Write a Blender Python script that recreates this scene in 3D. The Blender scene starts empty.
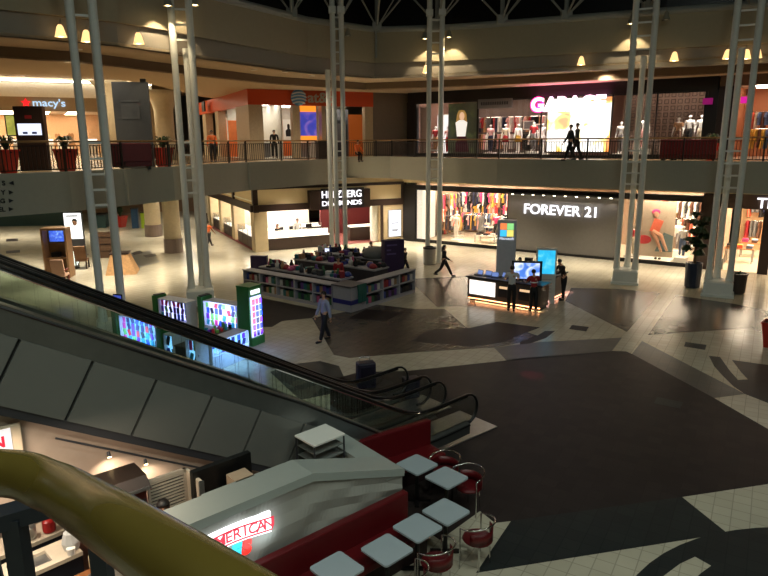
import bpy, bmesh, math, random
from mathutils import Vector, Matrix
random.seed(11)
PI = math.pi
SC = bpy.context.scene
COL = SC.collection
# ---------------------------------------------------------------- camera model (used to survey the plan)
FPX, CH, ROLL = 643.0, 6.6, 0.0065
PITCH = math.atan(147 / 643)
CP, SP, CT, ST = math.cos(PITCH), math.sin(PITCH), math.cos(ROLL), math.sin(ROLL)
def ray(u, v):
    x, y = (u - 384) / FPX, (288 - v) / FPX
    x, y = x * CT + y * ST, y * CT - x * ST
    return x, CP + y * SP, -SP + y * CP
def gnd(u, v, z=0.0):
    x, y, w = ray(u, v); t = (z - CH) / w
    return Vector((x * t, y * t, z))
def at(u, v, Y):
    x, y, w = ray(u, v); t = Y / y
    return Vector((x * t, Y, CH + w * t))
class Fr:
    """a plan line: s runs along it, d goes into the shop behind it"""
    def __init__(s, P, D):
        s.P = Vector(P[:2]); s.D = Vector(D[:2]).normalized(); s.N = Vector((-s.D.y, s.D.x)); s.ang = math.atan2(s.D.y, s.D.x)
    def w(s, a, d=0, z=0):
        p = s.P + s.D * a + s.N * d
        return Vector((p.x, p.y, z))
    def px(s, u, v, d=0):
        P = s.P + s.N * d
        x, y, w = ray(u, v)
        t = (P.x * s.D.y - P.y * s.D.x) / (x * s.D.y - y * s.D.x)
        return (x * t - P.x) * s.D.x + (y * t - P.y) * s.D.y, CH + w * t
    def loc(s, p):
        q = Vector((p.x, p.y)) - s.P
        return q.dot(s.D), q.dot(s.N)
# ---------------------------------------------------------------- materials
def lin(c):
    return tuple(((x / 255) / 12.92 if x / 255 <= 0.04045 else ((x / 255 + 0.055) / 1.055) ** 2.4) for x in c) + (1,)
MATS = {}
def M(name, rgb, rough=0.6, metal=0.0, var=0.12, scale=6.0, spec=0.5, bump=0.0):
    if name in MATS: return MATS[name]
    m = bpy.data.materials.new(name); m.use_nodes = True
    nt = m.node_tree; b = nt.nodes['Principled BSDF']
    c = lin(rgb)
    tc = nt.nodes.new('ShaderNodeTexCoord'); nz = nt.nodes.new('ShaderNodeTexNoise'); nz.inputs['Scale'].default_value = scale; nz.inputs['Detail'].default_value = 3
    nt.links.new(tc.outputs['Object'], nz.inputs['Vector'])
    mx = nt.nodes.new('ShaderNodeMix'); mx.data_type = 'RGBA'
    mx.inputs[6].default_value = tuple(x * (1 - var) for x in c[:3]) + (1,)
    mx.inputs[7].default_value = tuple(min(1, x * (1 + var)) for x in c[:3]) + (1,)
    nt.links.new(nz.outputs['Fac'], mx.inputs[0]); nt.links.new(mx.outputs[2], b.inputs['Base Color'])
    b.inputs['Roughness'].default_value = rough; b.inputs['Metallic'].default_value = metal
    b.inputs['Specular IOR Level'].default_value = spec
    if bump:
        bp = nt.nodes.new('ShaderNodeBump'); bp.inputs['Strength'].default_value = bump
        nt.links.new(nz.outputs['Fac'], bp.inputs['Height']); nt.links.new(bp.outputs['Normal'], b.inputs['Normal'])
    MATS[name] = m
    return m
def EM(name, rgb, strength):
    if name in MATS: return MATS[name]
    m = bpy.data.materials.new(name); m.use_nodes = True
    b = m.node_tree.nodes['Principled BSDF']
    b.inputs['Base Color'].default_value = lin(tuple(x * .5 for x in rgb)); b.inputs['Roughness'].default_value = .4
    b.inputs['Emission Color'].default_value = lin(rgb); b.inputs['Emission Strength'].default_value = strength
    MATS[name] = m
    return m
def EMP(name, stops, strength, scale=1.5, dist=1.0, axis=None):
    """a backlit picture: emission colour from a noise through a colour ramp"""
    if name in MATS: return MATS[name]
    m = bpy.data.materials.new(name); m.use_nodes = True
    nt = m.node_tree; b = nt.nodes['Principled BSDF']
    tc = nt.nodes.new('ShaderNodeTexCoord'); nz = nt.nodes.new('ShaderNodeTexNoise')
    nz.inputs['Scale'].default_value = scale; nz.inputs['Detail'].default_value = 2; nz.inputs['Distortion'].default_value = dist
    nt.links.new(tc.outputs['Object'], nz.inputs['Vector'])
    cr = nt.nodes.new('ShaderNodeValToRGB')
    while len(cr.color_ramp.elements) < len(stops): cr.color_ramp.elements.new(0.5)
    for e, (p, c) in zip(cr.color_ramp.elements, stops): e.position = p; e.color = lin(c)
    nt.links.new(nz.outputs['Fac'], cr.inputs[0]); nt.links.new(cr.outputs[0], b.inputs['Emission Color'])
    b.inputs['Emission Strength'].default_value = strength; b.inputs['Base Color'].default_value = (.1, .1, .1, 1); b.inputs['Roughness'].default_value = .3
    MATS[name] = m
    return m
def GLASS(name, tint=(255, 255, 255), refl=0.08, rough=0.02):
    if name in MATS: return MATS[name]
    m = bpy.data.materials.new(name); m.use_nodes = True
    nt = m.node_tree; nt.nodes.remove(nt.nodes['Principled BSDF']); out = nt.nodes['Material Output']
    t = nt.nodes.new('ShaderNodeBsdfTransparent'); t.inputs[0].default_value = lin(tint)
    g = nt.nodes.new('ShaderNodeBsdfGlossy'); g.inputs['Roughness'].default_value = rough
    lw = nt.nodes.new('ShaderNodeLayerWeight'); lw.inputs[0].default_value = 0.25
    mp = nt.nodes.new('ShaderNodeMath'); mp.operation = 'MULTIPLY_ADD'; mp.inputs[1].default_value = 0.5; mp.inputs[2].default_value = refl * .4
    nt.links.new(lw.outputs['Fresnel'], mp.inputs[0])
    mx = nt.nodes.new('ShaderNodeMixShader'); nt.links.new(mp.outputs[0], mx.inputs[0]); nt.links.new(t.outputs[0], mx.inputs[1]); nt.links.new(g.outputs[0], mx.inputs[2])
    nt.links.new(mx.outputs[0], out.inputs[0])
    MATS[name] = m
    return m
def TILE(name, rgb, rgb2, size=0.3, rough=0.25, grout=0.66, spec=0.4, ang=1.03):
    if name in MATS: return MATS[name]
    m = bpy.data.materials.new(name); m.use_nodes = True
    nt = m.node_tree; b = nt.nodes['Principled BSDF']
    tc = nt.nodes.new('ShaderNodeTexCoord'); mp = nt.nodes.new('ShaderNodeMapping'); mp.inputs['Rotation'].default_value = (0, 0, -ang)
    br = nt.nodes.new('ShaderNodeTexBrick'); br.offset = 0.0; br.squash = 1.0
    br.inputs['Scale'].default_value = 1.0; br.inputs['Brick Width'].default_value = size; br.inputs['Row Height'].default_value = size
    br.inputs['Mortar Size'].default_value = 0.009; br.inputs['Mortar Smooth'].default_value = 0.2; br.inputs['Bias'].default_value = 0
    br.inputs['Color1'].default_value = lin(rgb); br.inputs['Color2'].default_value = lin(rgb2)
    br.inputs['Mortar'].default_value = tuple(x * grout for x in lin(rgb)[:3]) + (1,)
    nt.links.new(tc.outputs['Object'], mp.inputs[0]); nt.links.new(mp.outputs[0], br.inputs[0])
    nz = nt.nodes.new('ShaderNodeTexNoise'); nz.inputs['Scale'].default_value = 0.7; nz.inputs['Detail'].default_value = 4
    nt.links.new(tc.outputs['Object'], nz.inputs['Vector'])
    mr = nt.nodes.new('ShaderNodeMapRange'); mr.inputs[3].default_value = 0.8; mr.inputs[4].default_value = 1.2
    nt.links.new(nz.outputs['Fac'], mr.inputs[0])
    mu = nt.nodes.new('ShaderNodeMix'); mu.data_type = 'RGBA'; mu.blend_type = 'MULTIPLY'; mu.inputs[0].default_value = 1
    nt.links.new(br.outputs[0], mu.inputs[6]); nt.links.new(mr.outputs[0], mu.inputs[7]); nt.links.new(mu.outputs[2], b.inputs['Base Color'])
    b.inputs['Roughness'].default_value = rough; b.inputs['Specular IOR Level'].default_value = spec
    MATS[name] = m
    return m
# ---------------------------------------------------------------- mesh building
class MB:
    def __init__(s): s.bm = bmesh.new()
    def _x(s, vs, mt):
        if mt is not None: bmesh.ops.transform(s.bm, matrix=mt, verts=vs)
    def box(s, c, d, rz=0, mt=None, bev=0):
        r = bmesh.ops.create_cube(s.bm, size=1)
        m = Matrix.Translation(c) @ (mt if mt else Matrix.Rotation(rz, 4, 'Z')) @ Matrix.Diagonal((d[0], d[1], d[2], 1))
        s._x(r['verts'], m)
        if bev:
            es = list({e for v in r['verts'] for e in v.link_edges})
            bmesh.ops.bevel(s.bm, geom=es, offset=bev, segments=2, affect='EDGES', profile=.5)
        return s
    def b6(s, x0, x1, y0, y1, z0, z1, bev=0):
        return s.box(((x0 + x1) / 2, (y0 + y1) / 2, (z0 + z1) / 2), (abs(x1 - x0), abs(y1 - y0), abs(z1 - z0)), bev=bev)
    def cyl(s, p0, p1, r0, r1=None, n=12):
        p0, p1 = Vector(p0), Vector(p1); r1 = r0 if r1 is None else r1
        ax = p1 - p0; L = ax.length
        if L < 1e-6: return s
        r = bmesh.ops.create_cone(s.bm, cap_ends=True, segments=n, radius1=r0, radius2=r1, depth=L)
        s._x(r['verts'], Matrix.Translation((p0 + p1) / 2) @ ax.to_track_quat('Z', 'Y').to_matrix().to_4x4())
        return s
    def ball(s, c, r, n=10, mt=None):
        if not hasattr(r, '__len__'): r = (r, r, r)
        q = bmesh.ops.create_uvsphere(s.bm, u_segments=n, v_segments=max(6, n * 2 // 3), radius=1)
        s._x(q['verts'], Matrix.Translation(c) @ (mt if mt else Matrix()) @ Matrix.Diagonal((r[0], r[1], r[2], 1)))
        return s
    def tube(s, pts, r, n=8, closed=False, sect=None):
        """swept round (or given) section along a path"""
        pts = [Vector(p) for p in pts]; N = len(pts); rings = []
        sec = sect or [(math.cos(2 * PI * k / n), math.sin(2 * PI * k / n)) for k in range(n)]
        up = Vector((0, 0, 1)); prev = None
        for i, p in enumerate(pts):
            a = pts[(i - 1) % N] if (closed or i > 0) else p; b = pts[(i + 1) % N] if (closed or i < N - 1) else p
            t = (b - a).normalized()
            if prev is None:
                ref = up if abs(t.dot(up)) < .95 else Vector((1, 0, 0))
                x = t.cross(ref).normalized()
            else:
                x = (prev - t * prev.dot(t)).normalized()
            prev = x; y = x.cross(t)
            rr = r[i] if hasattr(r, '__len__') else r
            rings.append([s.bm.verts.new(p + x * cx * rr + y * cy * rr) for cx, cy in sec])
        K = len(sec)
        for i in range(N if closed else N - 1):
            A, B = rings[i], rings[(i + 1) % N]
            for k in range(K): s.bm.faces.new((A[k], A[(k + 1) % K], B[(k + 1) % K], B[k]))
        if not closed:
            s.bm.faces.new(list(reversed(rings[0]))); s.bm.faces.new(rings[-1])
        return s
    def prism(s, poly, z0, z1):
        lo = [s.bm.verts.new((x, y, z0)) for x, y in poly]; hi = [s.bm.verts.new((x, y, z1)) for x, y in poly]
        n = len(poly)
        s.bm.faces.new(list(reversed(lo))); s.bm.faces.new(hi)
        for i in range(n): s.bm.faces.new((lo[i], lo[(i + 1) % n], hi[(i + 1) % n], hi[i]))
        return s
    def loft(s, A, B, C=None):
        """closed prism between polygon A and matching polygon B (lists of 3D points)"""
        a = [s.bm.verts.new(p) for p in A]; b = [s.bm.verts.new(p) for p in B]; n = len(a)
        s.bm.faces.new(list(reversed(a))); s.bm.faces.new(b)
        for i in range(n): s.bm.faces.new((a[i], a[(i + 1) % n], b[(i + 1) % n], b[i]))
        return s
    def lathe(s, prof, c=(0, 0, 0), n=16, sx=1, sy=1):
        rings = [[s.bm.verts.new((c[0] + r * sx * math.cos(2 * PI * k / n), c[1] + r * sy * math.sin(2 * PI * k / n), c[2] + z)) for k in range(n)] for r, z in prof]
        for A, B in zip(rings, rings[1:]):
            for k in range(n): s.bm.faces.new((A[k], A[(k + 1) % n], B[(k + 1) % n], B[k]))
        s.bm.faces.new(list(reversed(rings[0]))); s.bm.faces.new(rings[-1])
        return s
    def build(s, name, mat, parent=None, loc=None, rz=0, smooth=False, mats=None):
        bmesh.ops.recalc_face_normals(s.bm, faces=s.bm.faces[:])
        me = bpy.data.meshes.new(name); s.bm.to_mesh(me); s.bm.free()
        for m in (mats or [mat]): me.materials.append(m)
        if smooth:
            for p in me.polygons: p.use_smooth = True
        o = bpy.data.objects.new(name, me); COL.objects.link(o)
        if parent: o.parent = parent
        if loc is not None: o.location = loc
        o.rotation_euler.z = rz
        return o
def tag(o, label=None, cat=None, group=None, kind=None):
    if label: o['label'] = label
    if cat: o['category'] = cat
    if group: o['group'] = group
    if kind: o['kind'] = kind
    return o
def thing(name, label, cat, loc=(0, 0, 0), rz=0, group=None):
    o = bpy.data.objects.new(name, None); COL.objects.link(o); o.empty_display_size = .1
    o.location = loc; o.rotation_euler = (0, 0, rz)
    return tag(o, label, cat, group)
def S(o): return tag(o, kind='structure')
KIDS = {}
def copy_tree(root, loc=None, rz=None, label=None, group=None, mats=None):
    def cp(o, par):
        c = o.copy(); COL.objects.link(c)
        if par: c.parent = par
        for ch in list(o.children): cp(ch, c)
        return c
    r = cp(root, None)
    if loc is not None: r.location = loc
    if rz is not None: r.rotation_euler.z = rz
    if label: r['label'] = label
    if group: r['group'] = group
    return r
def recolour(o, m):
    o.material_slots[0].link = 'OBJECT'; o.material_slots[0].material = m
def text(name, s, size, mat, parent=None, loc=(0, 0, 0), rz=0, ext=0.02, bold=0.0, width=None, align='CENTER', lean=0, flat=False):
    cu = bpy.data.curves.new(name, 'FONT'); cu.body = s; cu.size = size; cu.extrude = ext; cu.offset = bold; cu.align_x = align; cu.align_y = 'CENTER'; cu.shear = lean
    t = bpy.data.objects.new(name, cu); COL.objects.link(t)
    bpy.context.view_layer.update()
    me = bpy.data.meshes.new_from_object(t.evaluated_get(bpy.context.evaluated_depsgraph_get()))
    w = t.dimensions.x
    bpy.data.objects.remove(t); bpy.data.curves.remove(cu)
    if width and w > 0: me.transform(Matrix.Diagonal((width / w, 1, 1, 1)))
    me.materials.clear(); me.materials.append(mat)
    o = bpy.data.objects.new(name, me); COL.objects.link(o)
    if parent: o.parent = parent
    o.location = loc; o.rotation_euler = (0 if flat else PI / 2, 0, rz)
    return o
def area(name, loc, size, power, color, rot=(0, 0, 0), sy=None, spread=PI):
    l = bpy.data.lights.new(name, 'AREA'); l.shape = 'RECTANGLE'; l.size = size; l.size_y = sy or size; l.energy = power; l.color = color; l.spread = spread
    o = bpy.data.objects.new(name, l); COL.objects.link(o); o.location = loc; o.rotation_euler = rot
    return o
def spot(name, loc, target, power, color, ang=1.2, blend=.4, r=.04):
    l = bpy.data.lights.new(name, 'SPOT'); l.energy = power; l.color = color; l.spot_size = ang; l.spot_blend = blend; l.shadow_soft_size = r
    o = bpy.data.objects.new(name, l); COL.objects.link(o); o.location = loc
    o.rotation_euler = (Vector(target) - Vector(loc)).to_track_quat('-Z', 'Y').to_euler()
    return o
# ---------------------------------------------------------------- common materials
PAINT = M('warm_grey_paint', (150, 145, 128), .7, var=.04)
FASCIA = M('balcony_grey_paint', (156, 153, 137), .65, var=.05)
CLER = M('clerestory_paint', (166, 155, 130), .75, var=.05)
SOFF = M('cream_soffit_paint', (204, 184, 152), .8, var=.04)
TAUPE = M('taupe_bulkhead_paint', (124, 106, 84), .75, var=.05)
CREAM = M('cream_wall_paint', (220, 200, 160), .7, var=.04)
WHITE = M('white_paint', (232, 230, 222), .5, var=.03)
COLW = M('column_white_enamel', (222, 222, 214), .42, var=.04)
BLACK = M('black_metal', (16, 15, 15), .4, var=.2)
DKBR = M('dark_brown_wood', (46, 28, 20), .45, var=.25, scale=12)
IRON = M('dark_iron', (38, 33, 28), .45, metal=.3)
BRASSR = M('brushed_bronze_rail', (150, 120, 80), .35, metal=.7)
STEEL = M('brushed_steel', (170, 172, 172), .3, metal=.9)
CHROME = M('polished_chrome', (215, 215, 215), .12, metal=1.0, var=.02)
RUBBER = M('black_rubber', (14, 14, 15), .35, var=.1)
REDV = M('deep_red_vinyl', (90, 10, 16), .4, var=.12)
MAROON = M('maroon_panel', (92, 30, 32), .5)
GREY = M('mid_grey_laminate', (120, 120, 124), .5)
DGREY = M('charcoal_laminate', (52, 52, 56), .5)
GLASSM = GLASS('clear_glass'); SHOPG = GLASS('shop_window_glass', refl=.06)
SKIN = M('skin_tone', (196, 148, 120), .55, var=.05); SKIN2 = M('tan_skin_tone', (150, 105, 80), .55, var=.05)
HAIRD = M('dark_hair', (24, 18, 15), .5, var=.3, scale=40); HAIRB = M('brown_hair', (78, 48, 28), .5, var=.3, scale=40)
LEAF = M('dark_green_leaf', (34, 58, 28), .5, var=.4, scale=10); SOIL = M('potting_soil', (40, 30, 22), .9)
# ================================================================ camera and render look
cam = bpy.data.cameras.new('camera'); co = bpy.data.objects.new('camera', cam); COL.objects.link(co)
cam.sensor_fit = 'HORIZONTAL'; cam.sensor_width = 36; cam.lens = 36 * FPX / 768; cam.clip_start = .05; cam.clip_end = 300
Rv, Uv, Fv = Vector((1, 0, 0)), Vector((0, SP, CP)), Vector((0, CP, -SP))
cx, cy = CT * Rv - ST * Uv, ST * Rv + CT * Uv
mw = Matrix((cx, cy, -Fv)).transposed().to_4x4(); mw.translation = (0, 0, CH)
co.matrix_world = mw; SC.camera = co
SC.view_settings.view_transform = 'Standard'; SC.view_settings.look = 'None'; SC.view_settings.gamma = 1; SC.view_settings.exposure = 0
wd = bpy.data.worlds.new('night_sky'); SC.world = wd; wd.use_nodes = True
wd.node_tree.nodes['Background'].inputs[0].default_value = (.05, .06, .1, 1); wd.node_tree.nodes['Background'].inputs[1].default_value = .02
# ================================================================ plan lines
SR = Fr((1.91, 43.07), (.8224, -.5689))        # right hand shops (both storeys)
HF = Fr((-7.79, 39.02), (.897, .442))          # corner shop front (jeweller below, phone shop above)
HL = Fr((-7.79, 39.02), (.432, -.902))         # corner shop side, s negative going away
# balcony edge in plan, left to right
FAS = [(-15.6, 17.6), (-12.35, 20.6), (-10.75, 22.3), (-9.6, 24.3), (-8.45, 26.2), (-8.0, 28.3), (-6.5, 31.6), (-3.9, 35.0), (-2.9, 36.4),
       (-2.5, 42.2), (.45, 41.2), (3.25, 37.1), (6.0, 34.4), (11.4, 30.6), (16.0, 27.6), (24.0, 22.4)]
Z0, Z1 = 4.3, 5.65
UF = 5.6
# ---------------------------------------------------------------- ground floor
TB = TILE('light_floor_tile', (186, 178, 158), (178, 170, 150), .3, .22, spec=.18)
TG = TILE('grey_floor_tile', (84, 82, 76), (76, 75, 70), .3, .3, spec=.15)
TD = TILE('charcoal_floor_tile', (50, 43, 41), (43, 37, 36), .3, .45, grout=.8, spec=.06)
TK = TILE('near_black_floor_tile', (42, 46, 45), (38, 41, 41), .3, .4, spec=.08)
TBR = TILE('brown_floor_tile', (84, 75, 66), (76, 68, 61), .3, .25, spec=.2)
floor = S(MB().b6(-60, 45, -6, 90, -.3, 0).build('floor', TB))
def inlay(name, pts, m, z=.003, px=True):
    p = [gnd(*q)[:2] for q in pts] if px else pts
    o = MB().prism(p, -.01, z).build(name, m, floor); return o
inlay('charcoal_inlay', [(360, 372), (407, 371), (507, 360.5), (520, 358.5), (612, 351), (626, 351.5), (632, 354), (714, 398), (768, 429), (820, 458), (815, 472), (768, 484), (682, 497), (511, 521), (495, 523), (480, 511), (440, 540), (380, 500), (330, 470), (330, 380)], TD)
inlay('dark_green_inlay', [(511, 521), (682, 497), (727, 533), (700, 537.5), (608, 552), (476, 573)], TK)
# two dark discs with a pale ring segment
def arc_pts(c, r, a0, a1, n=24): return [(c[0] + r * math.cos(a0 + (a1 - a0) * i / n), c[1] + r * math.sin(a0 + (a1 - a0) * i / n)) for i in range(n + 1)]
def circ3(a, b, c):
    ax, ay, bx, by, cx_, cy_ = *a, *b, *c
    d = 2 * (ax * (by - cy_) + bx * (cy_ - ay) + cx_ * (ay - by))
    ux = ((ax * ax + ay * ay) * (by - cy_) + (bx * bx + by * by) * (cy_ - ay) + (cx_ * cx_ + cy_ * cy_) * (ay - by)) / d
    uy = ((ax * ax + ay * ay) * (cx_ - bx) + (bx * bx + by * by) * (ax - cx_) + (cx_ * cx_ + cy_ * cy_) * (bx - ax)) / d
    return (ux, uy), math.hypot(ax - ux, ay - uy)
g2 = lambda u, v: tuple(gnd(u, v)[:2])
c1, r1 = circ3(g2(636, 576), g2(680, 545), g2(740, 529.5))
inlay('dark_disc_inlay', arc_pts(c1, r1, 0, 2 * PI, 64), TK, .004, px=False)
inlay('pale_ring_inlay', [(655, 585), (664, 576), (680, 564), (695, 557), (711, 566), (700, 574), (690, 585)], TB, .006)
inlay('grey_band_inlay', [(642, 341), (745, 394), (714, 398), (632, 354)], TG)
inlay('dark_curve_inlay', [(709, 356), (714, 366), (722, 375), (733, 386), (745, 394), (768, 403), (830, 430), (900, 400), (768, 365), (732, 360), (741, 372), (748, 379.5), (738, 380), (730, 371), (720, 357)], TK)
inlay('brown_inlay', [(675, 295), (735, 304), (768, 311), (830, 325), (800, 340), (764, 335), (752, 328), (648, 335)], TBR)
inlay('brown_inlay', [(571, 288), (618, 289), (660, 293), (627, 332), (565, 301)], TBR)
inlay('dark_tile_inlay', [(685.5, 342), (706.6, 345), (705, 350), (684, 346.4)], TK)
inlay('dark_tile_inlay', [(572, 325), (589, 327), (586, 331.5), (569, 329)], TD)
inlay('dark_tile_inlay', [(657, 397), (683, 402.5), (680, 409), (654, 403.5)], TK, .006)
inlay('grey_band_inlay', [(494, 347.5), (540, 342), (622, 337.7), (612, 351), (507, 361)], TG)
inlay('grey_field_inlay', [(312, 318), (334, 355), (350, 358), (420, 352), (494, 347.5), (545, 338), (520, 330), (467, 328), (445, 309), (415, 309), (362, 303), (345, 312)], TBR)
inlay('charcoal_wedge_inlay', [(411, 341), (428, 330), (470, 328), (497, 322), (540, 327.5), (512, 338), (507, 341.5), (470, 347)], TD, .005)
inlay('charcoal_wedge_inlay', [(366, 309), (404, 313), (385, 321), (347, 319)], TD, .005)
inlay('dark_arc_inlay', [(555, 331), (546, 338), (530, 343.5), (520, 344.5), (520, 341.5), (535, 337), (545, 331)], TD, .005)
inlay('brown_inlay', [(408, 279), (470, 276), (476, 306), (437, 307)], TBR)
inlay('charcoal_inlay', [(262, 298), (320, 310), (312, 318), (282, 321), (272, 327), (262, 327)], TD)
inlay('charcoal_wedge_inlay', [(294, 364), (320, 361), (339, 366), (350, 390), (300, 400), (270, 372)], TK)
inlay('grey_band_inlay', [(150, 317), (212, 296), (222, 303), (168, 324)], TG)
inlay('grey_band_inlay', [(122, 258), (150, 250), (160, 262), (130, 270)], TG)
inlay('dark_tile_inlay', [(131, 253), (140, 250.5), (143, 253), (134, 255)], TD, .006)
inlay('dark_tile_inlay', [(143, 255.5), (155, 253.5), (157, 256), (146, 257.5)], TD, .006)
inlay('dark_tile_inlay', [(6, 239), (18, 238.5), (18, 241), (6, 241.5)], TD, .006)
inlay('dark_tile_inlay', [(6, 251), (20, 250), (20, 252.5), (6, 253.5)], TD, .006)
# ---------------------------------------------------------------- upper floor slab, balcony edge and kerb
outer = [(45, 22), (45, 90), (-60, 90), (-60, 17)]
slab = S(MB().prism(FAS + outer, Z0, UF).build('floor_upper', FASCIA))
top = S(MB().prism(FAS + outer, UF, UF + .004).build('trim_1', TILE('upper_floor_tile', (170, 150, 120), (160, 142, 114), .45, .25)))
def strip(name, line, z0, z1, th, m, out=0.0):
    """a wall of thickness th following a plan polyline (thickness goes to the left of travel = away from the atrium)"""
    A, B = offs(line, -out), offs(line, th)
    return MB().loft([(x, y, z0) for x, y in A] + [(x, y, z0) for x, y in reversed(B)], [(x, y, z1) for x, y in A] + [(x, y, z1) for x, y in reversed(B)]).build(name, m)
def offs(line, d):
    out = []
    for i, p in enumerate(line):
        p = Vector(p); ns = []
        for a, b in ((i - 1, i), (i, i + 1)):
            if 0 <= a and b < len(line):
                t = (Vector(line[b]) - Vector(line[a])).normalized(); ns.append(Vector((-t.y, t.x)))
        n = sum(ns, Vector((0, 0))).normalized(); k = 1 / max(.5, n.dot(ns[0]))
        q = p + n * d * k; out.append((q.x, q.y))
    return out
S(strip('trim_2', FAS, Z0 + .0, Z1, .25, FASCIA, .02))
# vertical joint strips on the balcony edge
for k in (3, 5, 6):
    p = FAS[k]; S(MB().box((p[0] + .02, p[1] - .05, (Z0 + Z1) / 2), (.1, .1, 1.3)).build('trim_3', FASCIA))
# ---------------------------------------------------------------- railing along the balcony
RL = offs(FAS, .14)
def railing(line, label, k0):
    r = thing('balcony_railing', label, 'railing', (line[0][0], line[0][1], Z1), 0, None)
    o = Vector((line[0][0], line[0][1], 0)); P = [Vector((x, y, 0)) - o for x, y in line]
    MB().tube([p + Vector((0, 0, 1.0)) for p in P], .035, 8).build('handrail', BRASSR, r)
    MB().tube([p + Vector((0, 0, .86)) for p in P], .018, 6).build('top_bar', IRON, r)
    MB().tube([p + Vector((0, 0, .08)) for p in P], .02, 6).build('bottom_bar', IRON, r)
    bal = MB(); n_post = 0
    for a, b in zip(P, P[1:]):
        L = (b - a).length; n = max(1, round(L / .13))
        for i in range(n):
            p = a + (b - a) * (i / n)
            if i % 18 == 0 and n_post < 90:
                MB().box(p + Vector((0, 0, .5)), (.07, .07, 1.0), math.atan2((b - a).y, (b - a).x)).build('post', IRON, r); n_post += 1
            else:
                bal.box(p + Vector((0, 0, .47)), (.026, .026, .78), math.atan2((b - a).y, (b - a).x))
    MB.build(bal, 'baluster_panel', IRON, r)
    return r
railing(RL[:5], 'dark iron balustrade in front of the department store and red planters', 0)
railing(RL[4:9], 'dark iron balustrade in front of the orange phone shop', 0)
railing(RL[9:12], 'short dark iron balustrade at the back corner of the balcony', 0)
railing(RL[11:], 'dark iron balustrade in front of the pink lettered clothes shop', 0)
# ---------------------------------------------------------------- clerestory, stepped soffits, roof edge
CLE = [(-17.5, 17.8), (-12.3, 22.1), (-10.9, 23.2), (-9.4, 24.5), (-8.2, 26.5), (-7.4, 28.2), (-3.75, 34.3), (-.4, 37.3), (3.6, 35.9), (8.0, 33.4), (12.3, 30.9), (16.2, 28.6), (24, 24)]
zb = lambda i: 10.8 if i < 8 else 10.8 - .07 * (i - 7)
zt = lambda i: 12.4 if i < 8 else 12.36 - .1 * (i - 7)
def band(name, la, lb, za, zb_, th, m):
    """strip between polyline la at heights za and lb at heights zb_, given thickness"""
    b = MB(); oa, ob = offs(la, th), offs(lb, th); n = len(la)
    rows = [[Vector((*p, za(i))) for i, p in enumerate(la)], [Vector((*p, zb_(i))) for i, p in enumerate(lb)], [Vector((*p, zb_(i))) for i, p in enumerate(ob)], [Vector((*p, za(i))) for i, p in enumerate(oa)]]
    V = [[b.bm.verts.new(p) for p in r] for r in rows]
    for j in range(4):
        A, B = V[j], V[(j + 1) % 4]
        for i in range(n - 1): b.bm.faces.new((A[i], A[i + 1], B[i + 1], B[i]))
    b.bm.faces.new([V[j][0] for j in range(4)]); b.bm.faces.new([V[3 - j][-1] for j in range(4)])
    return S(b.build(name, m))
band('wall_clerestory', CLE, CLE, zb, lambda i: zt(i) + .1, .4, CLER)
CL2 = offs(CLE, .18)
band('wall_frieze', CL2, CL2, lambda i: zb(i) - .78, zb, .3, M('frieze_grey_paint', (146, 138, 126), .75, var=.04))
SO1 = offs(CLE, 2.8)
S(MB().prism(CL2 + list(reversed(offs(CLE, 3.1))), 10.02, 10.12).build('ceiling_upper', SOFF))
band('wall_soffit_step', SO1, SO1, lambda i: 9.62, lambda i: 10.1, .2, TAUPE)
S(MB().prism(SO1 + [(30, 30), (22, 38), (12, 46), (2, 54), (-6, 54), (-11.5, 50), (-12.4, 44), (-12.2, 36), (-13.2, 31.6), (-17.4, 29), (-26, 24)], 9.6, 9.66).build('ceiling_walkway', SOFF))
S(MB().prism([(-60, 14), (-22, 14), (-17, 28.5), (-12.9, 31.2), (-12, 36), (-12.2, 42), (-10.5, 54), (-10, 80), (-60, 80)], 12.0, 12.1).build('ceiling_hall', SOFF))
# roof edge tube and trusses against the night sky
ROOF = M('roof_truss_paint', (150, 152, 146), .5, var=.04)
S(MB().tube([(x, y, zt(i) + .12) for i, (x, y) in enumerate(CLE)], .16, 10).build('trim_5', ROOF))
def px_c(i, t=.5):
    a, b = Vector(CLE[i]), Vector(CLE[i + 1]); return a.lerp(b, t)
def cle_node(u, v):
    for i in range(len(CLE) - 1):
        a, b = Vector(CLE[i]), Vector(CLE[i + 1]); f = Fr(a, b - a); q, z = f.px(u, v)
        if -.05 <= q <= (b - a).length: return Vector((*f.w(q)[:2], zt(i) + .2))
nodes = [n for n in (cle_node(u, v) for u, v in ((150, -30), (222, 0), (292, 14), (338, 25), (377, 33), (437, 29), (502, 24), (566, 20), (648, 10), (753, 4))) if n]
for k, a in enumerate(nodes):
    S(MB().cyl(a, a + Vector((0, 0, 4.8)), .11, n=8).box(a + Vector((0, 0, .05)), (.5, .4, .42)).build('roof_strut', ROOF))
    for j in (k - 1, k + 1):
        if 0 <= j < len(nodes):
            b = nodes[j]; S(MB().cyl(a, a.lerp(b, .97) + Vector((0, -.5, 3.2)), .05, n=6).build('roof_brace', ROOF))
    S(MB().cyl(a, a + Vector((.6, -7, 4.2)), .05, n=6).cyl(a, a + Vector((3.5, -5, 4.6)), .035, n=6).build('roof_brace', ROOF))
S(MB().tube([(CLE[7][0] + .05, CLE[7][1] - .12, 12.7), (CLE[7][0] + .05, CLE[7][1] - .12, 11.05)], .06, 8).build('trim_drain_pipe', ROOF))
S(MB().tube([(x, y, zt(i) + 5.0) for i, (x, y) in enumerate(CLE)], .12, 8).build('roof_beam', ROOF))
NIGHT = M('night_roof_glass', (6, 6, 9), .3, var=0)
S(MB().prism([(-60, -6), (45, -6), (45, 62), (-60, 62)], 18.2, 18.3).build('ceiling_roof', NIGHT))
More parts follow.
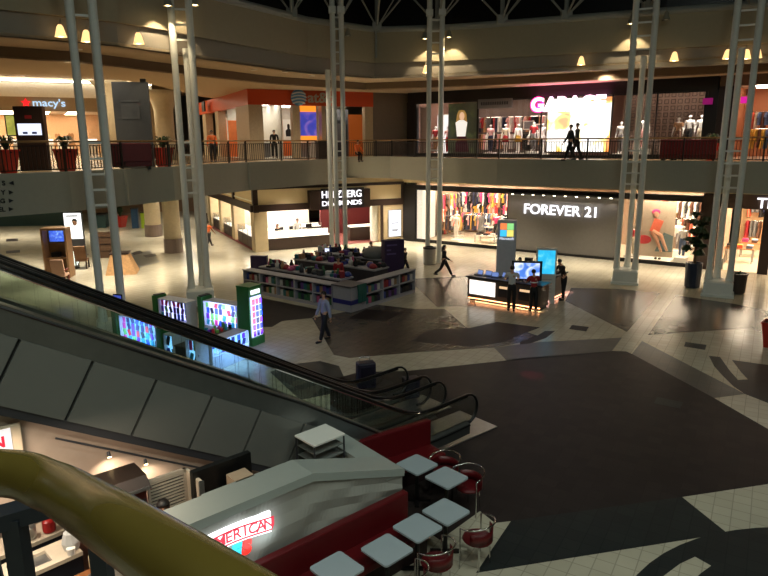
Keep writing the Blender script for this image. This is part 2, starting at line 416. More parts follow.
band('roof_glazing', CL2, CL2, lambda i: zt(i) + .3, lambda i: 18.2, .05, NIGHT)
S(MB().b6(-60, 45, -6.3, -6, 0, 18.2).build('wall_near', PAINT))
# ================================================================ ladder columns
def column(loc, sep, bx, label, base=(1.15, .66), top=17.0, by=.5, tb=10.2):
    """two front tubes joined by rungs and one shorter rear tube; the front pair squarely faces the stair landing"""
    c = thing('ladder_column', label, 'column', loc, math.atan2(-loc[0], loc[1]), None)
    h = sep / 2
    if base[0] > .8:
        b = MB(); w = base[0] / 2
        b.lathe([(w * 1.5, 0), (w * 1.5, .1), (w * 1.34, .14), (w * 1.34, base[1] - .06), (w * 1.2, base[1])], n=4)
        bmesh.ops.rotate(b.bm, verts=b.bm.verts, matrix=Matrix.Rotation(PI / 4, 3, 'Z')); b.build('plinth', COLW, c)
    z0 = base[1] - .02 if base[0] > .8 else .0
    for x, y, tp in ((-h, 0, top), (h, 0, top), (bx, by, tb)):
        t = MB().cyl((x, y, z0), (x, y, z0 + .45), .175, .13, 14).cyl((x, y, z0 + .4), (x, y, 9.75), .128, n=14).cyl((x, y, 9.7), (x, y, tp), .138, n=14)
        t.build('tube', COLW, c, smooth=False)
    for z in [4.6, 5.1, 5.6, 6.1, 6.6] + [10.45, 11.0, 11.55, 12.1, 12.65]:
        MB().box((0, 0, z), (sep - .2, .06, .07)).build('rung', COLW, c)
    for x in (-h, h): MB().box((x, 0, 13.0), (.36, .36, .3)).build('bracket', COLW, c)
    return c
cols = [
    ((-9.3, 21.3, 0), .65, .3, 'twin tube white ladder column left of the red bench, leftmost of all', (1.15, .66)),
    ((-7.72, 26.3, 0), .66, .12, 'twin tube white ladder column on a stepped plinth beside the lit phone case stall', (1.15, .66)),
    ((-2.28, 34.4, 0), .44, -.52, 'white ladder column rising behind the bookstall in front of the jewellery sign', (.5, .1)),
    ((2.76, 35.3, 0), .65, .3, 'white ladder column rising behind the steel litter bin', (.5, .1)),
    ((11.4, 29.75, 0), .82, .06, 'white ladder column on a square plinth in front of the grey shop wall', (1.15, .66)),
    ((14.5, 27.2, 0), .82, -.1, 'white ladder column on a square plinth beside the tall potted tree', (1.2, .66))]
for a in cols: column(*a)
# ================================================================ lamps on the columns and soffit
LAMP = M('lamp_housing', (150, 146, 130), .45, metal=.2)
GLOW = EM('warm_lamp_glow', (255, 222, 160), 14); DGLOW = EM('warm_downlight_glow', (255, 226, 170), 10)
WARM = (1, .8, .5)
FROST = EM('frosted_lamp_shade', (255, 206, 136), 1.6)
def col_lamp(p, label, lit=True, tgt=None, pw=60, sc=1.0, shade=None):
    l = thing('bell_lamp', label, 'lamp', p, 0, None)
    MB().lathe([(.05 * sc, .34 * sc), (.09 * sc, .28 * sc), (.16 * sc, .02 * sc), (.17 * sc, 0), (.15 * sc, 0), (.08 * sc, .2 * sc)], n=14).build('lamp_shade', shade or LAMP, l)
    MB().lathe([(.03, 0), (.11 * sc, .03 * sc), (.1 * sc, .06 * sc), (.02, .08 * sc)], n=12).build('bulb', GLOW if lit else WHITE, l)
    MB().cyl((0, 0, .32 * sc), (0, .1, .5 * sc), .02, n=6).build('bracket', LAMP, l)
    if lit:
        spot('lamp_light', Vector(p) - Vector((0, 0, .06)), tgt if tgt else Vector(p) + Vector((0, .25, -3)), pw, WARM, 1.5, .35, .05)
def on_cle(u, v, off):
    """point at pixel u,v a little in front of the clerestory"""
    for i in range(len(CLE) - 1):
        a, b = Vector(CLE[i]), Vector(CLE[i + 1]); d = (b - a).normalized()
        f = Fr(a, d); s, z = f.px(u, v, -off)
        if -.3 <= s <= (b - a).length + .3: return f.w(s, -off, z), f.N
    return None, None
for u, v, n, pw in ((168, 6, 'bell lamp glowing on the left tube of the ladder column by the phone case stall', 150), (195, 5.5, 'bell lamp glowing on the right tube of the ladder column by the phone case stall', 70), (425, 39, 'bell lamp left of the ladder column behind the litter bin', 110), (449, 37.5, 'bell lamp right of the ladder column behind the litter bin', 110), (631, 24, 'bell lamp left of the ladder column before the grey lettered shop wall', 110), (666, 20, 'unlit bell lamp right of the ladder column before the grey lettered shop wall', 0), (736, 15, 'unlit bell lamp left of the ladder column by the tall potted tree', 0), (348, 36, 'unlit bell lamp on the ladder column behind the bookstall', 0)):
    p, N = on_cle(u, v, .75)
    if p: col_lamp(p, n, pw > 0, p + Vector((N.x * .55, N.y * .55, -1.6)), pw * 1.8, 1.05)
for u, v, n, pw in ((61, 37, 'low bell lamp just left of the leftmost ladder column', 16), (87, 42, 'low bell lamp between the tubes of the leftmost ladder column', 12), (139, 44, 'low bell lamp above the grey hanging banner', 5), (426, 73, 'low bell lamp at the foot of the clerestory above the poster of a woman', 5), (581, 65, 'low bell lamp above the bright white shop screen', 7), (674, 61, 'low bell lamp right of the ladder column before the grey lettered wall', 12), (727, 59, 'low bell lamp left of the ladder column by the tall potted tree', 12), (746, 59, 'low bell lamp between the tubes of the ladder column by the tall potted tree', 6), (757, 58, 'low bell lamp right of the ladder column by the tall potted tree', 6)):
    p, N = on_cle(u, v, .25)
    if p: col_lamp(p, n, True, p + Vector((N.x * .25, N.y * .25, -1)), pw * 9, 1.15, FROST)
# recessed downlights in the upper soffit
k = 0
for u, v in ((43, 72), (107, 74), (78, 49.5), (254, 70), (312, 76), (507, 75), (605, 71), (285, 72), (560, 71)):
    p = gnd(u, v, 10.0)
    d = thing('recessed_downlight', ['left', 'second', 'third', 'fourth', 'fifth', 'sixth', 'seventh', 'eighth', 'ninth'][k] + ' round recessed downlight in the cream upper soffit', 'downlight', (p.x, p.y, 9.99), 0, 'recessed downlights'); k += 1
    MB().lathe([(.13, .03), (.16, .03), (.16, 0), (.13, 0)], n=16).build('trim_ring', WHITE, d)
    MB().cyl((0, 0, .01), (0, 0, .03), .125, n=16).build('diffuser', DGLOW, d)
    spot('downlight_light', (p.x, p.y, 9.93), (p.x, p.y, 0), 260, (1, .85, .64), 2.6, .5, .1)
# ================================================================ unseen high bay lamps added under the roof to fill the court with light
for i, (x, y) in enumerate(((-7, 0), (-1, -2), (5, -1), (11, 0), (2, 5), (8, 6))):
    h = thing('added_fill_lamp', 'round high bay fill lamp added unseen under the court roof', 'lamp', (x, y, 16.2), 0, 'fill lamps added under the roof')
    MB().lathe([(.15, 1.0), (.3, .8), (.75, .1), (.75, 0), (.7, 0), (.3, .7)], n=20).build('reflector', STEEL, h)
    MB().cyl((0, 0, 1.0), (0, 0, 2.0), .03, n=6).build('stem', STEEL, h)
    MB().cyl((0, 0, .12), (0, 0, .16), .6, n=20).build('lens', EM('high_bay_glow', (225, 240, 235), 6), h)
    area('added_fill_light', (x, y, 16.1), 1.2, 250, (.88, 1.0, .9), (.18, 0, 0))
# ================================================================ people
def skin_mesh(name, verts, edges, rad, sub=1):
    me = bpy.data.meshes.new(name); me.from_pydata([tuple(v) for v in verts], edges, [])
    o = bpy.data.objects.new(name, me); COL.objects.link(o)
    sk = o.modifiers.new('s', 'SKIN'); sk.use_smooth_shade = True
    for i, d in enumerate(me.skin_vertices[0].data):
        r = rad[i]; d.radius = (r, r) if not hasattr(r, '__len__') else r; d.use_root = (i == 0)
    if sub:
        ss = o.modifiers.new('u', 'SUBSURF'); ss.levels = sub; ss.render_levels = sub
    bpy.context.view_layer.update()
    r = bpy.data.meshes.new_from_object(o.evaluated_get(bpy.context.evaluated_depsgraph_get()))
    bpy.data.objects.remove(o); bpy.data.meshes.remove(me)
    return r
def obj_from(me, name, mat, parent):
    me.name = name; me.materials.clear(); me.materials.append(mat)
    for p in me.polygons: p.use_smooth = True
    o = bpy.data.objects.new(name, me); COL.objects.link(o); o.parent = parent
    return o
def joints(H, lean=0, leg=((0, 0), (0, 0)), arm=((5, 8, 10), (5, 8, 10)), twist=0, sit=False, fem=False, nod=0):
    """joint positions, figure faces local -Y, +X is its left"""
    J = {}; r = math.radians
    ph = .53 * H
    up = Vector((0, -math.sin(r(lean)), math.cos(r(lean))))
    J['pel'] = Vector((0, 0, ph)); J['waist'] = J['pel'] + up * .09 * H; J['chest'] = J['pel'] + up * .2 * H; J['shc'] = J['pel'] + up * .275 * H
    J['neck'] = J['pel'] + up * .315 * H
    hu = Vector((0, -math.sin(r(lean + nod)), math.cos(r(lean + nod))))
    J['jaw'] = J['neck'] + hu * .035 * H + Vector((0, -.012 * H, 0)); J['head'] = J['neck'] + hu * .085 * H + Vector((0, -.008 * H, 0)); J['crown'] = J['neck'] + hu * .13 * H
    J['hu'] = hu
    sw = (.098 if fem else .115) * H
    for k, s in ((0, 1), (1, -1)):
        hip = J['pel'] + Vector((s * .05 * H, 0, -.01 * H)); a, b = leg[k]
        kn = hip + Vector((s * .008 * H, -math.sin(r(a)), -math.cos(r(a)))) * .245 * H
        an = kn + Vector((0, -math.sin(r(a - b)), -math.cos(r(a - b)))) * .235 * H
        toe = an + Vector((s * .012 * H, -.085 * H, -.012 * H))
        J['hip%d' % k], J['kn%d' % k], J['an%d' % k], J['toe%d' % k] = hip, kn, an, toe
        sh = J['shc'] + Vector((s * sw, 0, 0)); f, ab, e = arm[k]
        d1 = Vector((s * math.sin(r(ab)), -math.sin(r(f)) * math.cos(r(ab)), -math.cos(r(f)) * math.cos(r(ab))))
        el = sh + d1 * .175 * H
        d2 = Vector((s * math.sin(r(ab * .4)), -math.sin(r(f + e)), -math.cos(r(f + e)))).normalized()
        wr = el + d2 * .145 * H
        J['sh%d' % k], J['el%d' % k], J['wr%d' % k], J['pm%d' % k], J['d%d' % k] = sh, el, wr, wr + d2 * .035 * H, d2
    low = min(J['an0'].z, J['an1'].z) - .04 * H
    if not sit:
        for n in J:
            if n not in ('hu', 'd0', 'd1'): J[n] = J[n] - Vector((0, 0, low))
    return J
def chain(J, spec):
    vs, es, rs, idx = [], [], [], {}
    for path in spec:
        prev = None
        for nm, rad in path:
            if nm not in idx:
                idx[nm] = len(vs); vs.append(J[nm]); g_ = 1.05 if nm in ('neck', 'jaw', 'head', 'crown') or nm[:2] == 'pm' else 1.24; rs.append(tuple(x * g_ for x in rad) if hasattr(rad, '__len__') else rad * g_)
            if prev is not None: es.append((prev, idx[nm]))
            prev = idx[nm]
    return vs, es, rs
PEOPLE = {}
def person(name, label, loc, rz, H=1.72, shirt=None, pants=None, shoes=BLACK, hair=HAIRD, skin=SKIN, long_hair=False, sleeve='long', fem=False, cat='person', group=None, stripe=None, skirt=None, sitdrop=0, mann=None, **pose):
    J = joints(H, fem=fem, **pose)
    t = thing(name, label, cat, loc, rz, group); k = H / 1.72
    f = .92 if fem else 1.0
    spec = [[('pel', (.105 * k * f, .085 * k)), ('waist', (.095 * k * f, .075 * k)), ('chest', (.115 * k * f, .085 * k)), ('shc', (.075 * k, .065 * k)), ('neck', .042 * k), ('jaw', .05 * k), ('head', (.066 * k, .075 * k)), ('crown', .045 * k)]]
    for i in '01':
        spec.append([('pel', 0), ('hip' + i, .078 * k), ('kn' + i, .05 * k), ('an' + i, .034 * k), ('toe' + i, .026 * k)])
        spec.append([('shc', 0), ('sh' + i, .048 * k), ('el' + i, .036 * k), ('wr' + i, .024 * k), ('pm' + i, .03 * k)])
    me = skin_mesh(name, *chain(J, spec))
    bm = bmesh.new(); bm.from_mesh(me)
    mb = MB(); mb.bm.free(); mb.bm = bm
    for i in '01':                                            # five unequal, slightly curled fingers on each hand
        d = J['d' + i]; s = 1 if i == '0' else -1
        side = d.cross(Vector((s, 0, 0))); side = side.normalized() if side.length > .1 else Vector((0, 1, 0))
        curl = Vector((-s, 0, 0))
        for j, L in enumerate((.068, .078, .072, .056)):
            b = J['pm' + i] + d * .02 * k + side * (.026 - .017 * j) * k
            m1 = b + d * L * .5 * k + curl * .006 * k; m2 = m1 + (d * .8 + curl * .6).normalized() * L * .5 * k
            mb.tube([b, m1, m2], [.0095 * k, .0085 * k, .006 * k], 6)
        b = J['wr' + i] + d * .015 * k + side * .02 * k
        mb.tube([b, b + (d * .6 + side * .8).normalized() * .04 * k, b + (d * .8 + side * .6 + curl * .3).normalized() * .068 * k], [.012 * k, .010 * k, .007 * k], 6)
    hc, hu = J['head'], J['hu']; fw = Vector((0, -hu.z, hu.y))
    q = hu.rotation_difference(Vector((0, 0, 1))).inverted().to_matrix().to_4x4()
    mb.loft([hc + fw * .07 * k + hu * .025 * k + Vector((a, 0, 0)) for a in (-.008 * k, .008 * k)] + [hc + fw * .07 * k - hu * .018 * k + Vector((.016 * k, 0, 0)), hc + fw * .07 * k - hu * .018 * k - Vector((.016 * k, 0, 0))],
            [hc + fw * .085 * k + hu * .015 * k + Vector((a, 0, 0)) for a in (-.005 * k, .005 * k)] + [hc + fw * .105 * k - hu * .014 * k + Vector((.01 * k, 0, 0)), hc + fw * .105 * k - hu * .014 * k - Vector((.01 * k, 0, 0))])
    for s in (1, -1): mb.ball(hc + Vector((s * .075 * k, 0, 0)), (.012 * k, .022 * k, .032 * k), 8, q)
    bm.to_mesh(me); bm.free()
    body = obj_from(me, 'body', mann or skin, t)
    if mann is None:
        for s in (1, -1): MB().ball(hc + fw * .074 * k + hu * .012 * k + Vector((s * .028 * k, 0, 0)), .011 * k, 8).build('eye', BLACK, t)
        MB().box(hc + fw * .073 * k - hu * .042 * k, (.045 * k, .012 * k, .01 * k), mt=q).build('mouth', M('lip_tone', (140, 70, 65), .5), t)
        hb = MB(); b = hb.bm
        hb.ball(hc + hu * .026 * k - fw * .01 * k, (.088 * k, .096 * k, .092 * k), 14, q)
        cut = hc + fw * .02 * k - hu * .005 * k
        bmesh.ops.bisect_plane(b, geom=b.verts[:] + b.edges[:] + b.faces[:], plane_co=cut, plane_no=(fw * .75 - hu * .66), clear_outer=True)
        if long_hair: hb.tube([hc - fw * .05 * k + hu * .03 * k, hc - fw * .085 * k - hu * .08 * k, hc - fw * .1 * k - hu * .22 * k, hc - fw * .085 * k - hu * .3 * k], [.07 * k, .075 * k, .06 * k, .02 * k], 10)
        hb.build('hair', hair, t, smooth=True)
    if shirt:
        sp = [[('pel', (.118 * k * f, .098 * k)), ('waist', (.112 * k * f, .092 * k)), ('chest', (.13 * k * f, .1 * k)), ('shc', (.085 * k, .076 * k))]]
        for i in '01':
            pth = [('shc', 0), ('sh' + i, .06 * k), ('el' + i, .049 * k)]
            if sleeve == 'long': pth.append(('wr' + i, .036 * k))
            else: J['ms' + i] = J['sh' + i].lerp(J['el' + i], .75); pth = [('shc', 0), ('sh' + i, .06 * k), ('ms' + i, .054 * k)]
            sp.append(pth)
        o = obj_from(skin_mesh('shirt', *chain(J, sp)), 'shirt', shirt, t)
        if stripe:
            c = J['chest'].lerp(J['waist'], .3); MB().lathe([(.1 * k, -.02), (.134 * k, -.02), (.134 * k, .02), (.1 * k, .02)], c, 16, 1.2, .98).build('shirt_stripe', stripe, t)
    if pants:
        sp = [[('waist', (.1 * k * f, .08 * k)), ('pel', (.115 * k * f, .096 * k))]]
        for i in '01': sp.append([('pel', 0), ('hip' + i, .09 * k), ('kn' + i, .064 * k), ('an' + i, .052 * k)])
        obj_from(skin_mesh('trousers', *chain(J, sp)), 'trousers', pants, t)
    if skirt:
        w = J['waist']; MB().lathe([(.1 * k, 0), (.13 * k, -.12 * k), (.2 * k, -.42 * k), (.19 * k, -.42 * k), (.09 * k, -.02)], w, 16, 1.1, .9).build('skirt', skirt, t, smooth=True)
    if shoes:
        for i in '01':
            a, tt = J['an' + i], J['toe' + i]; d = (tt - a); 
            mb = MB(); mb.tube([a + Vector((0, .035 * k, -.03 * k)), a + Vector((0, -.02 * k, -.02 * k)), tt + Vector((0, -.01, -.006)), tt + Vector((0, -.045 * k, -.012 * k))], [.035 * k, .046 * k, .042 * k, .02 * k], 8).build('shoe', shoes, t, smooth=True)
    return t
WALK = dict(leg=((24, 6), (-14, 22)), arm=((-18, 8, 10), (20, 8, 25)))
WALK2 = dict(leg=((30, 4), (-22, 30)), arm=((-22, 10, 15), (22, 8, 40)))
STAND = dict(leg=((3, 3), (-2, 2)), arm=((4, 9, 12), (4, 9, 12)))
REACH = dict(leg=((4, 3), (-3, 2)), arm=((38, 8, 50), (42, 8, 45)), lean=8, nod=15)
BLUESH = M('pale_blue_shirt', (150, 156, 184), .7); NAVY = M('navy_cloth', (24, 26, 36), .8); BLKC = M('black_cloth', (20, 19, 20), .8)
LGREY = M('pale_grey_cloth', (190, 190, 188), .75); REDC = M('red_cloth', (150, 24, 30), .75); ORNG = M('orange_cloth', (226, 110, 50), .75); WHTC = M('white_cloth', (228, 226, 222), .75); JEAN = M('blue_denim', (40, 50, 74), .8); PINKC = M('pink_cloth', (228, 30, 110), .7)
def BF_W(s, d): f = Fr((-1.3, 24.5), (.79, -.613)); return f.w(s, d)[:2]
def G3(u, v): p = gnd(u, v); return (p.x, p.y, 0)
person('person', 'man in a pale blue shirt and dark trousers walking past the bookstall corner', G3(325, 341), math.radians(-55), 1.78, BLUESH, NAVY, hair=HAIRD, leg=((17, 3), (-12, 10)), arm=((-12, 8, 8), (12, 8, 12)))
person('person', 'woman in black striding right past the steel litter bin', G3(444, 276.5), math.radians(75), 1.7, BLKC, BLKC, hair=HAIRD, long_hair=True, fem=True, **WALK2)
person('person', 'small figure in black half hidden behind the tall purple panel', G3(405, 274.5), math.radians(60), 1.42, BLKC, NAVY, hair=HAIRD, **WALK)
person('person', 'man in a pale grey shirt leaning on the computer kiosk counter, seen from behind', G3(511, 311), math.radians(172), 1.84, LGREY, BLKC, sleeve='short', **REACH)
person('person', 'man in a red shirt with a white stripe at the kiosk screen, seen from behind', G3(533, 311.5), math.radians(184), 1.7, REDC, BLKC, sleeve='short', stripe=WHTC, **REACH)
person('person', 'man in black leaning on the right side of the computer kiosk', G3(563, 300), math.radians(-80), 1.82, BLKC, BLKC, hair=HAIRD, leg=((6, 4), (-3, 2)), arm=((45, 8, 40), (48, 8, 40)), lean=16, nod=12)
person('person', 'shopper in an orange shirt and dark shorts walking by the jewellery shop side', G3(209.5, 246.5), math.radians(150), 1.72, ORNG, BLKC, skin=SKIN2, sleeve='short', **WALK)
p = gnd(329, 252, .9); person('person', 'stallholder in a red top standing inside the bookstall', (*BF_W(-2.6, 2.2), 0), math.radians(20), 1.66, REDC, NAVY, fem=True, **STAND)
person('person', 'person in a white top leaning over the bookstall beside the purple panel', (-.5, 32.4, 0), math.radians(-30), 1.72, WHTC, BLKC, hair=HAIRB, leg=((4, 3), (0, 2)), arm=((40, 8, 30), (44, 8, 30)), lean=22, nod=10)
# upper floor figures
for (u, lab, sh, rot, hh, w) in ((569.5, 'left of two people walking along the upper balcony before the bright screen', NAVY, -88, 1.78, dict(leg=((20, 4), (-14, 16)), arm=((-14, 8, 14), (16, 8, 20)))), (576, 'right of two people walking along the upper balcony before the bright screen', BLKC, -92, 1.86, dict(leg=((-12, 16), (18, 4)), arm=((14, 8, 14), (-12, 8, 14))))):
    q = at(u, 157, 32.0 if u < 572 else 32.75); person('person', lab, (q.x, q.y, UF), math.radians(rot), hh, sh, BLKC, shoes=BLACK, **w)
# ================================================================ shop building kit
PANEL = EM('shop_ceiling_panel_glow', (255, 236, 206), 36)
SHOPW = M('shop_wall_warm_white', (226, 214, 196), .7); SHOPF = M('shop_floor_pale_stone', (214, 200, 178), .3)
def fbox(fr, name, s0, s1, d0, d1, z0, z1, mat, parent=None, bev=0, struct=False):
    o = MB().b6(0, s1 - s0, 0, d1 - d0, 0, z1 - z0, bev).build(name, mat)
    o.location = fr.w(s0, d0, z0); o.rotation_euler.z = fr.ang
    if struct: S(o)
    return o
def lbox(b, s0, s1, d0, d1, z0, z1): return b.b6(s0, s1, d0, d1, z0, z1)
def shell(fr, s0, s1, depth, zf, zc, wall=SHOPW, flr=SHOPF, ceil=SHOPW, sides=(1, 1), d0=.15):
    fbox(fr, 'floor_shop', s0, s1, d0, depth, zf, zf + .02, flr, struct=True)
    fbox(fr, 'wall_shop_back', s0, s1, depth, depth + .15, zf, zc, wall, struct=True)
    fbox(fr, 'ceiling_shop', s0, s1, d0, depth, zc, zc + .08, ceil, struct=True)
    if sides[0]: fbox(fr, 'wall_shop_left', s0 - .1, s0, d0, depth, zf, zc, wall, struct=True)
    if sides[1]: fbox(fr, 'wall_shop_right', s1, s1 + .1, d0, depth, zf, zc, wall, struct=True)
def panels(fr, s0, s1, d0, d1, z, n, m, label, size=(1.3, .5), mat=None, pw=0, color=(1, .9, .76)):
    for i in range(n):
        for j in range(m):
            s = s0 + (s1 - s0) * (i + .5) / n; d = d0 + (d1 - d0) * (j + .5) / m
            t = thing('ceiling_light_panel', label, 'light', fr.w(s, d, z - .05), fr.ang, label + 's')
            MB().b6(-size[0] / 2 - .03, size[0] / 2 + .03, -size[1] / 2 - .03, size[1] / 2 + .03, .02, .05).build('frame', WHITE, t)
            MB().b6(-size[0] / 2, size[0] / 2, -size[1] / 2, size[1] / 2, 0, .02).build('diffuser', mat or PANEL, t)
            if pw: area('panel_light', fr.w(s, d, z - .08), size[0], pw, color, (0, 0, fr.ang), size[1])
def pane(fr, name, s0, s1, z0, z1, d=0.0, label=None, mull=(), frame=BLACK, fw=.06, n=None):
    t = S(fbox(fr, name, s0, s1, d - .01, d + .01, z0, z1, SHOPG))
    b = MB(); W, Hh = s1 - s0, z1 - z0
    b.b6(0, W, -.03, .05, 0, fw).b6(0, W, -.03, .05, Hh - fw, Hh).b6(0, fw, -.03, .05, 0, Hh).b6(W - fw, W, -.03, .05, 0, Hh)
    for x in mull: b.b6(x - fw / 2, x + fw / 2, -.03, .05, 0, Hh)
    b.build('window_frame', frame, t)
    return t
def outline_mesh(name, pts, th, mat):
    b = MB(); b.loft([(x, -th / 2, z) for x, z in pts], [(x * .97, th / 2, z) for x, z in pts])
    bmesh.ops.recalc_face_normals(b.bm, faces=b.bm.faces[:])
    me = bpy.data.meshes.new(name); b.bm.to_mesh(me); b.bm.free(); me.materials.append(mat); return me
TOP = outline_mesh('hanging_shirt', [(-.08, 0), (-.2, -.05), (-.32, -.28), (-.24, -.33), (-.18, -.2), (-.19, -.68), (.19, -.68), (.18, -.2), (.24, -.33), (.32, -.28), (.2, -.05), (.08, 0), (0, -.06)], .09, WHTC)
DRS = outline_mesh('hanging_dress', [(-.07, 0), (-.17, -.05), (-.2, -.2), (-.14, -.42), (-.28, -1.0), (.28, -1.0), (.14, -.42), (.2, -.2), (.17, -.05), (.07, 0), (0, -.08)], .1, WHTC)
TRS = outline_mesh('hanging_trousers', [(-.17, 0), (-.2, -.95), (-.05, -.95), (0, -.3), (.05, -.95), (.2, -.95), (.17, 0)], .08, WHTC)
CLOTH = {n: M(n + '_garment_cloth', c, .8) for n, c in dict(white=(232, 228, 222), cream=(220, 205, 180), black=(26, 24, 26), grey=(120, 116, 114), tan=(176, 132, 92), brown=(100, 66, 48), pink=(226, 60, 120), blush=(228, 170, 165), red=(170, 40, 44), navy=(40, 44, 72), denim=(84, 104, 140), olive=(96, 92, 60), mustard=(206, 160, 60), coral=(226, 112, 84)).items()}
CK = list(CLOTH) + ['black', 'black', 'grey', 'brown', 'white', 'tan', 'navy']
def garment(me, color, loc, rz, where, scale=1.0, uniq=None):
    o = bpy.data.objects.new(me.name, me); COL.objects.link(o); o.location = loc; o.rotation_euler.z = rz; o.scale = (scale,) * 3
    recolour(o, CLOTH[color])
    kind = me.name.split('_')[1]
    lb = uniq or '%s %s hanging %s' % (color, kind, where)
    tag(o, lb, 'clothes', '%s %s pieces hanging %s' % (color, kind, where) if not uniq else None)
    return o
def rail_of_clothes(fr, s0, s1, d, z, n, where, turn=.0, kinds=(TOP, DRS, TRS), stand=True, pal=None, label=None, zf=0):
    r = thing('clothes_rail', label, 'clothes rail', fr.w((s0 + s1) / 2, d, zf), fr.ang)
    h = (s1 - s0) / 2; zz = z - zf
    MB().cyl((-h, 0, zz), (h, 0, zz), .018, n=8).build('bar', CHROME, r)
    for x in (-h + .03, h - .03):
        if stand: MB().cyl((x, 0, .02), (x, 0, zz), .018, n=8).b6(x - .02, x + .02, -.28, .28, 0, .03).build('upright', CHROME, r)
        else: MB().cyl((x, 0, zz), (x, .3, zz), .015, n=6).build('wall_bracket', CHROME, r)
    for i in range(n):
        s = s0 + .12 + (s1 - s0 - .24) * i / max(1, n - 1)
        garment(random.choice(kinds), random.choice(pal or CK), fr.w(s, d, z - .02), fr.ang + PI / 2 * turn + random.uniform(-.15, .15) + (PI / 2 - .35 if turn == 0 else 0), where)
    return r
def display_table(fr, s, d, zf, w, dp, h, label, where, n=(3, 2), top=WHITE):
    t = thing('display_table', label, 'table', fr.w(s, d, zf), fr.ang)
    MB().b6(-w / 2, w / 2, -dp / 2, dp / 2, h - .05, h, .01).build('table_top', top, t)
    for x in (-1, 1):
        for y in (-1, 1): MB().b6(x * (w / 2 - .06) - .025, x * (w / 2 - .06) + .025, y * (dp / 2 - .06) - .025, y * (dp / 2 - .06) + .025, 0, h - .05).build('leg', STEEL, t)
    for i in range(n[0]):
        for j in range(n[1]):
            c = random.choice(CK); k = random.randint(2, 4)
            x = (i + .5) / n[0] * w - w / 2; y = (j + .5) / n[1] * dp - dp / 2
            for q in range(k):
                p = fr.w(s + x, d + y, zf + h + .004 + q * .052)
                o = FOLD.copy(); COL.objects.link(o); o.location = p; o.rotation_euler.z = fr.ang + random.uniform(-.05, .05); recolour(o, CLOTH[random.choice((c, c, random.choice(CK)))])
                tag(o, 'folded garment in a pile %s' % where, 'clothes', 'folded garments %s' % where)
    return t
FOLD = MB().b6(-.15, .15, -.12, .12, 0, .048, .012).build('folded_garment', WHTC); tag(FOLD, 'folded garment lying on a display shelf inside the shop', 'clothes')
FOLD.location = (0, 0, 0)
MANN = M('mannequin_gloss_white', (236, 232, 226), .3)
def mannequin(fr, s, d, zf, rz, label, shirt, pants=None, skirt=None, plinth=.12, sleeve='short', fem=True, **pose):
    b = thing('mannequin_plinth', 'plinth under ' + label, 'plinth', fr.w(s, d, zf), fr.ang)
    MB().b6(-.32, .32, -.32, .32, 0, plinth, .01).build('block', WHITE, b)
    return person('mannequin', label, fr.w(s, d, zf + plinth), fr.ang + rz, 1.76, shirt, pants, shoes=None, mann=MANN, skirt=skirt, fem=fem, sleeve=sleeve, cat='mannequin', **(pose or dict(leg=((6, 2), (-4, 3)), arm=((6, 14, 12), (-4, 14, 20)))))
def downlights(fr, s0, s1, d, z, n, where):
    for i in range(n):
        s = s0 + (s1 - s0) * (i + .5) / n
        o = MB().lathe([(.06, .03), (.07, 0), (.05, 0), (.03, .02)], n=12).build('spot_downlight', EM('spot_glow', (255, 240, 215), 12), None, fr.w(s, d, z)); tag(o, 'small round spotlight in the ceiling %s' % where, 'spotlight', 'spotlights %s' % where)
# ---------------------------------------------------------------- lower right: the grey-walled clothes shop
HDR = M('header_black_band', (22, 17, 15), .5)
fbox(SR, 'wall_bulkhead', -.9, 24, 0, .3, 3.9, Z0, CREAM, struct=True)
fbox(SR, 'trim_header', -.6, 18.5, -.06, .3, 3.5, 3.76, HDR, struct=True)
fbox(SR, 'wall_pilaster', -.6, .3, -.1, .4, 0, 3.5, HDR, struct=True)
fbox(SR, 'wall_pilaster', 17.6, 18.4, -.1, .4, 0, 3.9, DKBR, struct=True)
shell(SR, .3, 18.2, 6.0, 0, 3.9, M('clothes_shop_wall', (168, 142, 120), .7), SHOPF)
fbox(SR, 'trim_sill', .3, 17.6, -.08, .12, 0, .14, BLACK, struct=True)
pane(SR, 'window_1', .3, 6.9, .14, 3.5)
pane(SR, 'window_2', 13.55, 17.6, .14, 3.5)
GW = M('smoke_grey_gloss_wall', (112, 108, 102), .3, spec=.4)
fbox(SR, 'wall_grey_sign', 6.9, 13.55, -.04, .14, .14, 3.5, GW, struct=True)
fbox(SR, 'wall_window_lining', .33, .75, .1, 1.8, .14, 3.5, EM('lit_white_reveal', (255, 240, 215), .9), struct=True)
panels(SR, .8, 6.8, .5, 5.6, 3.9, 4, 3, 'bright ceiling panel inside the grey walled clothes shop, left window', mat=PANEL)
panels(SR, 13.6, 18, .5, 5.6, 3.9, 3, 3, 'bright ceiling panel inside the grey walled clothes shop, right window')
sg = thing('shop_sign', 'long row of white lit capitals on the smoke grey shop wall', 'sign', SR.w((8.07 + 12.3) / 2, -.2, 2.6), SR.ang)
LETW = EM('sign_letter_white', (250, 248, 255), 1.7)
text('lettering', 'FOREVER 21', .82, LETW, sg, (0, .0, 0), ext=.05, bold=.006, width=4.25)
for i in range(10): spot('sign_wash', SR.w(7.3 + i * .64, -.42, 3.42), SR.w(7.3 + i * .64, -.02, 1.4), 15, (1, .93, .9), 1.7, .6, .02)
downlights(SR, 7.0, 13.4, -.42, 3.46, 10, 'row above the grey sign wall')
fbox(SR, 'ceiling_canopy', 6.9, 13.55, -.6, -.04, 3.5, 3.55, HDR, struct=True)
wl = 'in the grey shop left window'; wr_ = 'in the grey shop right window'
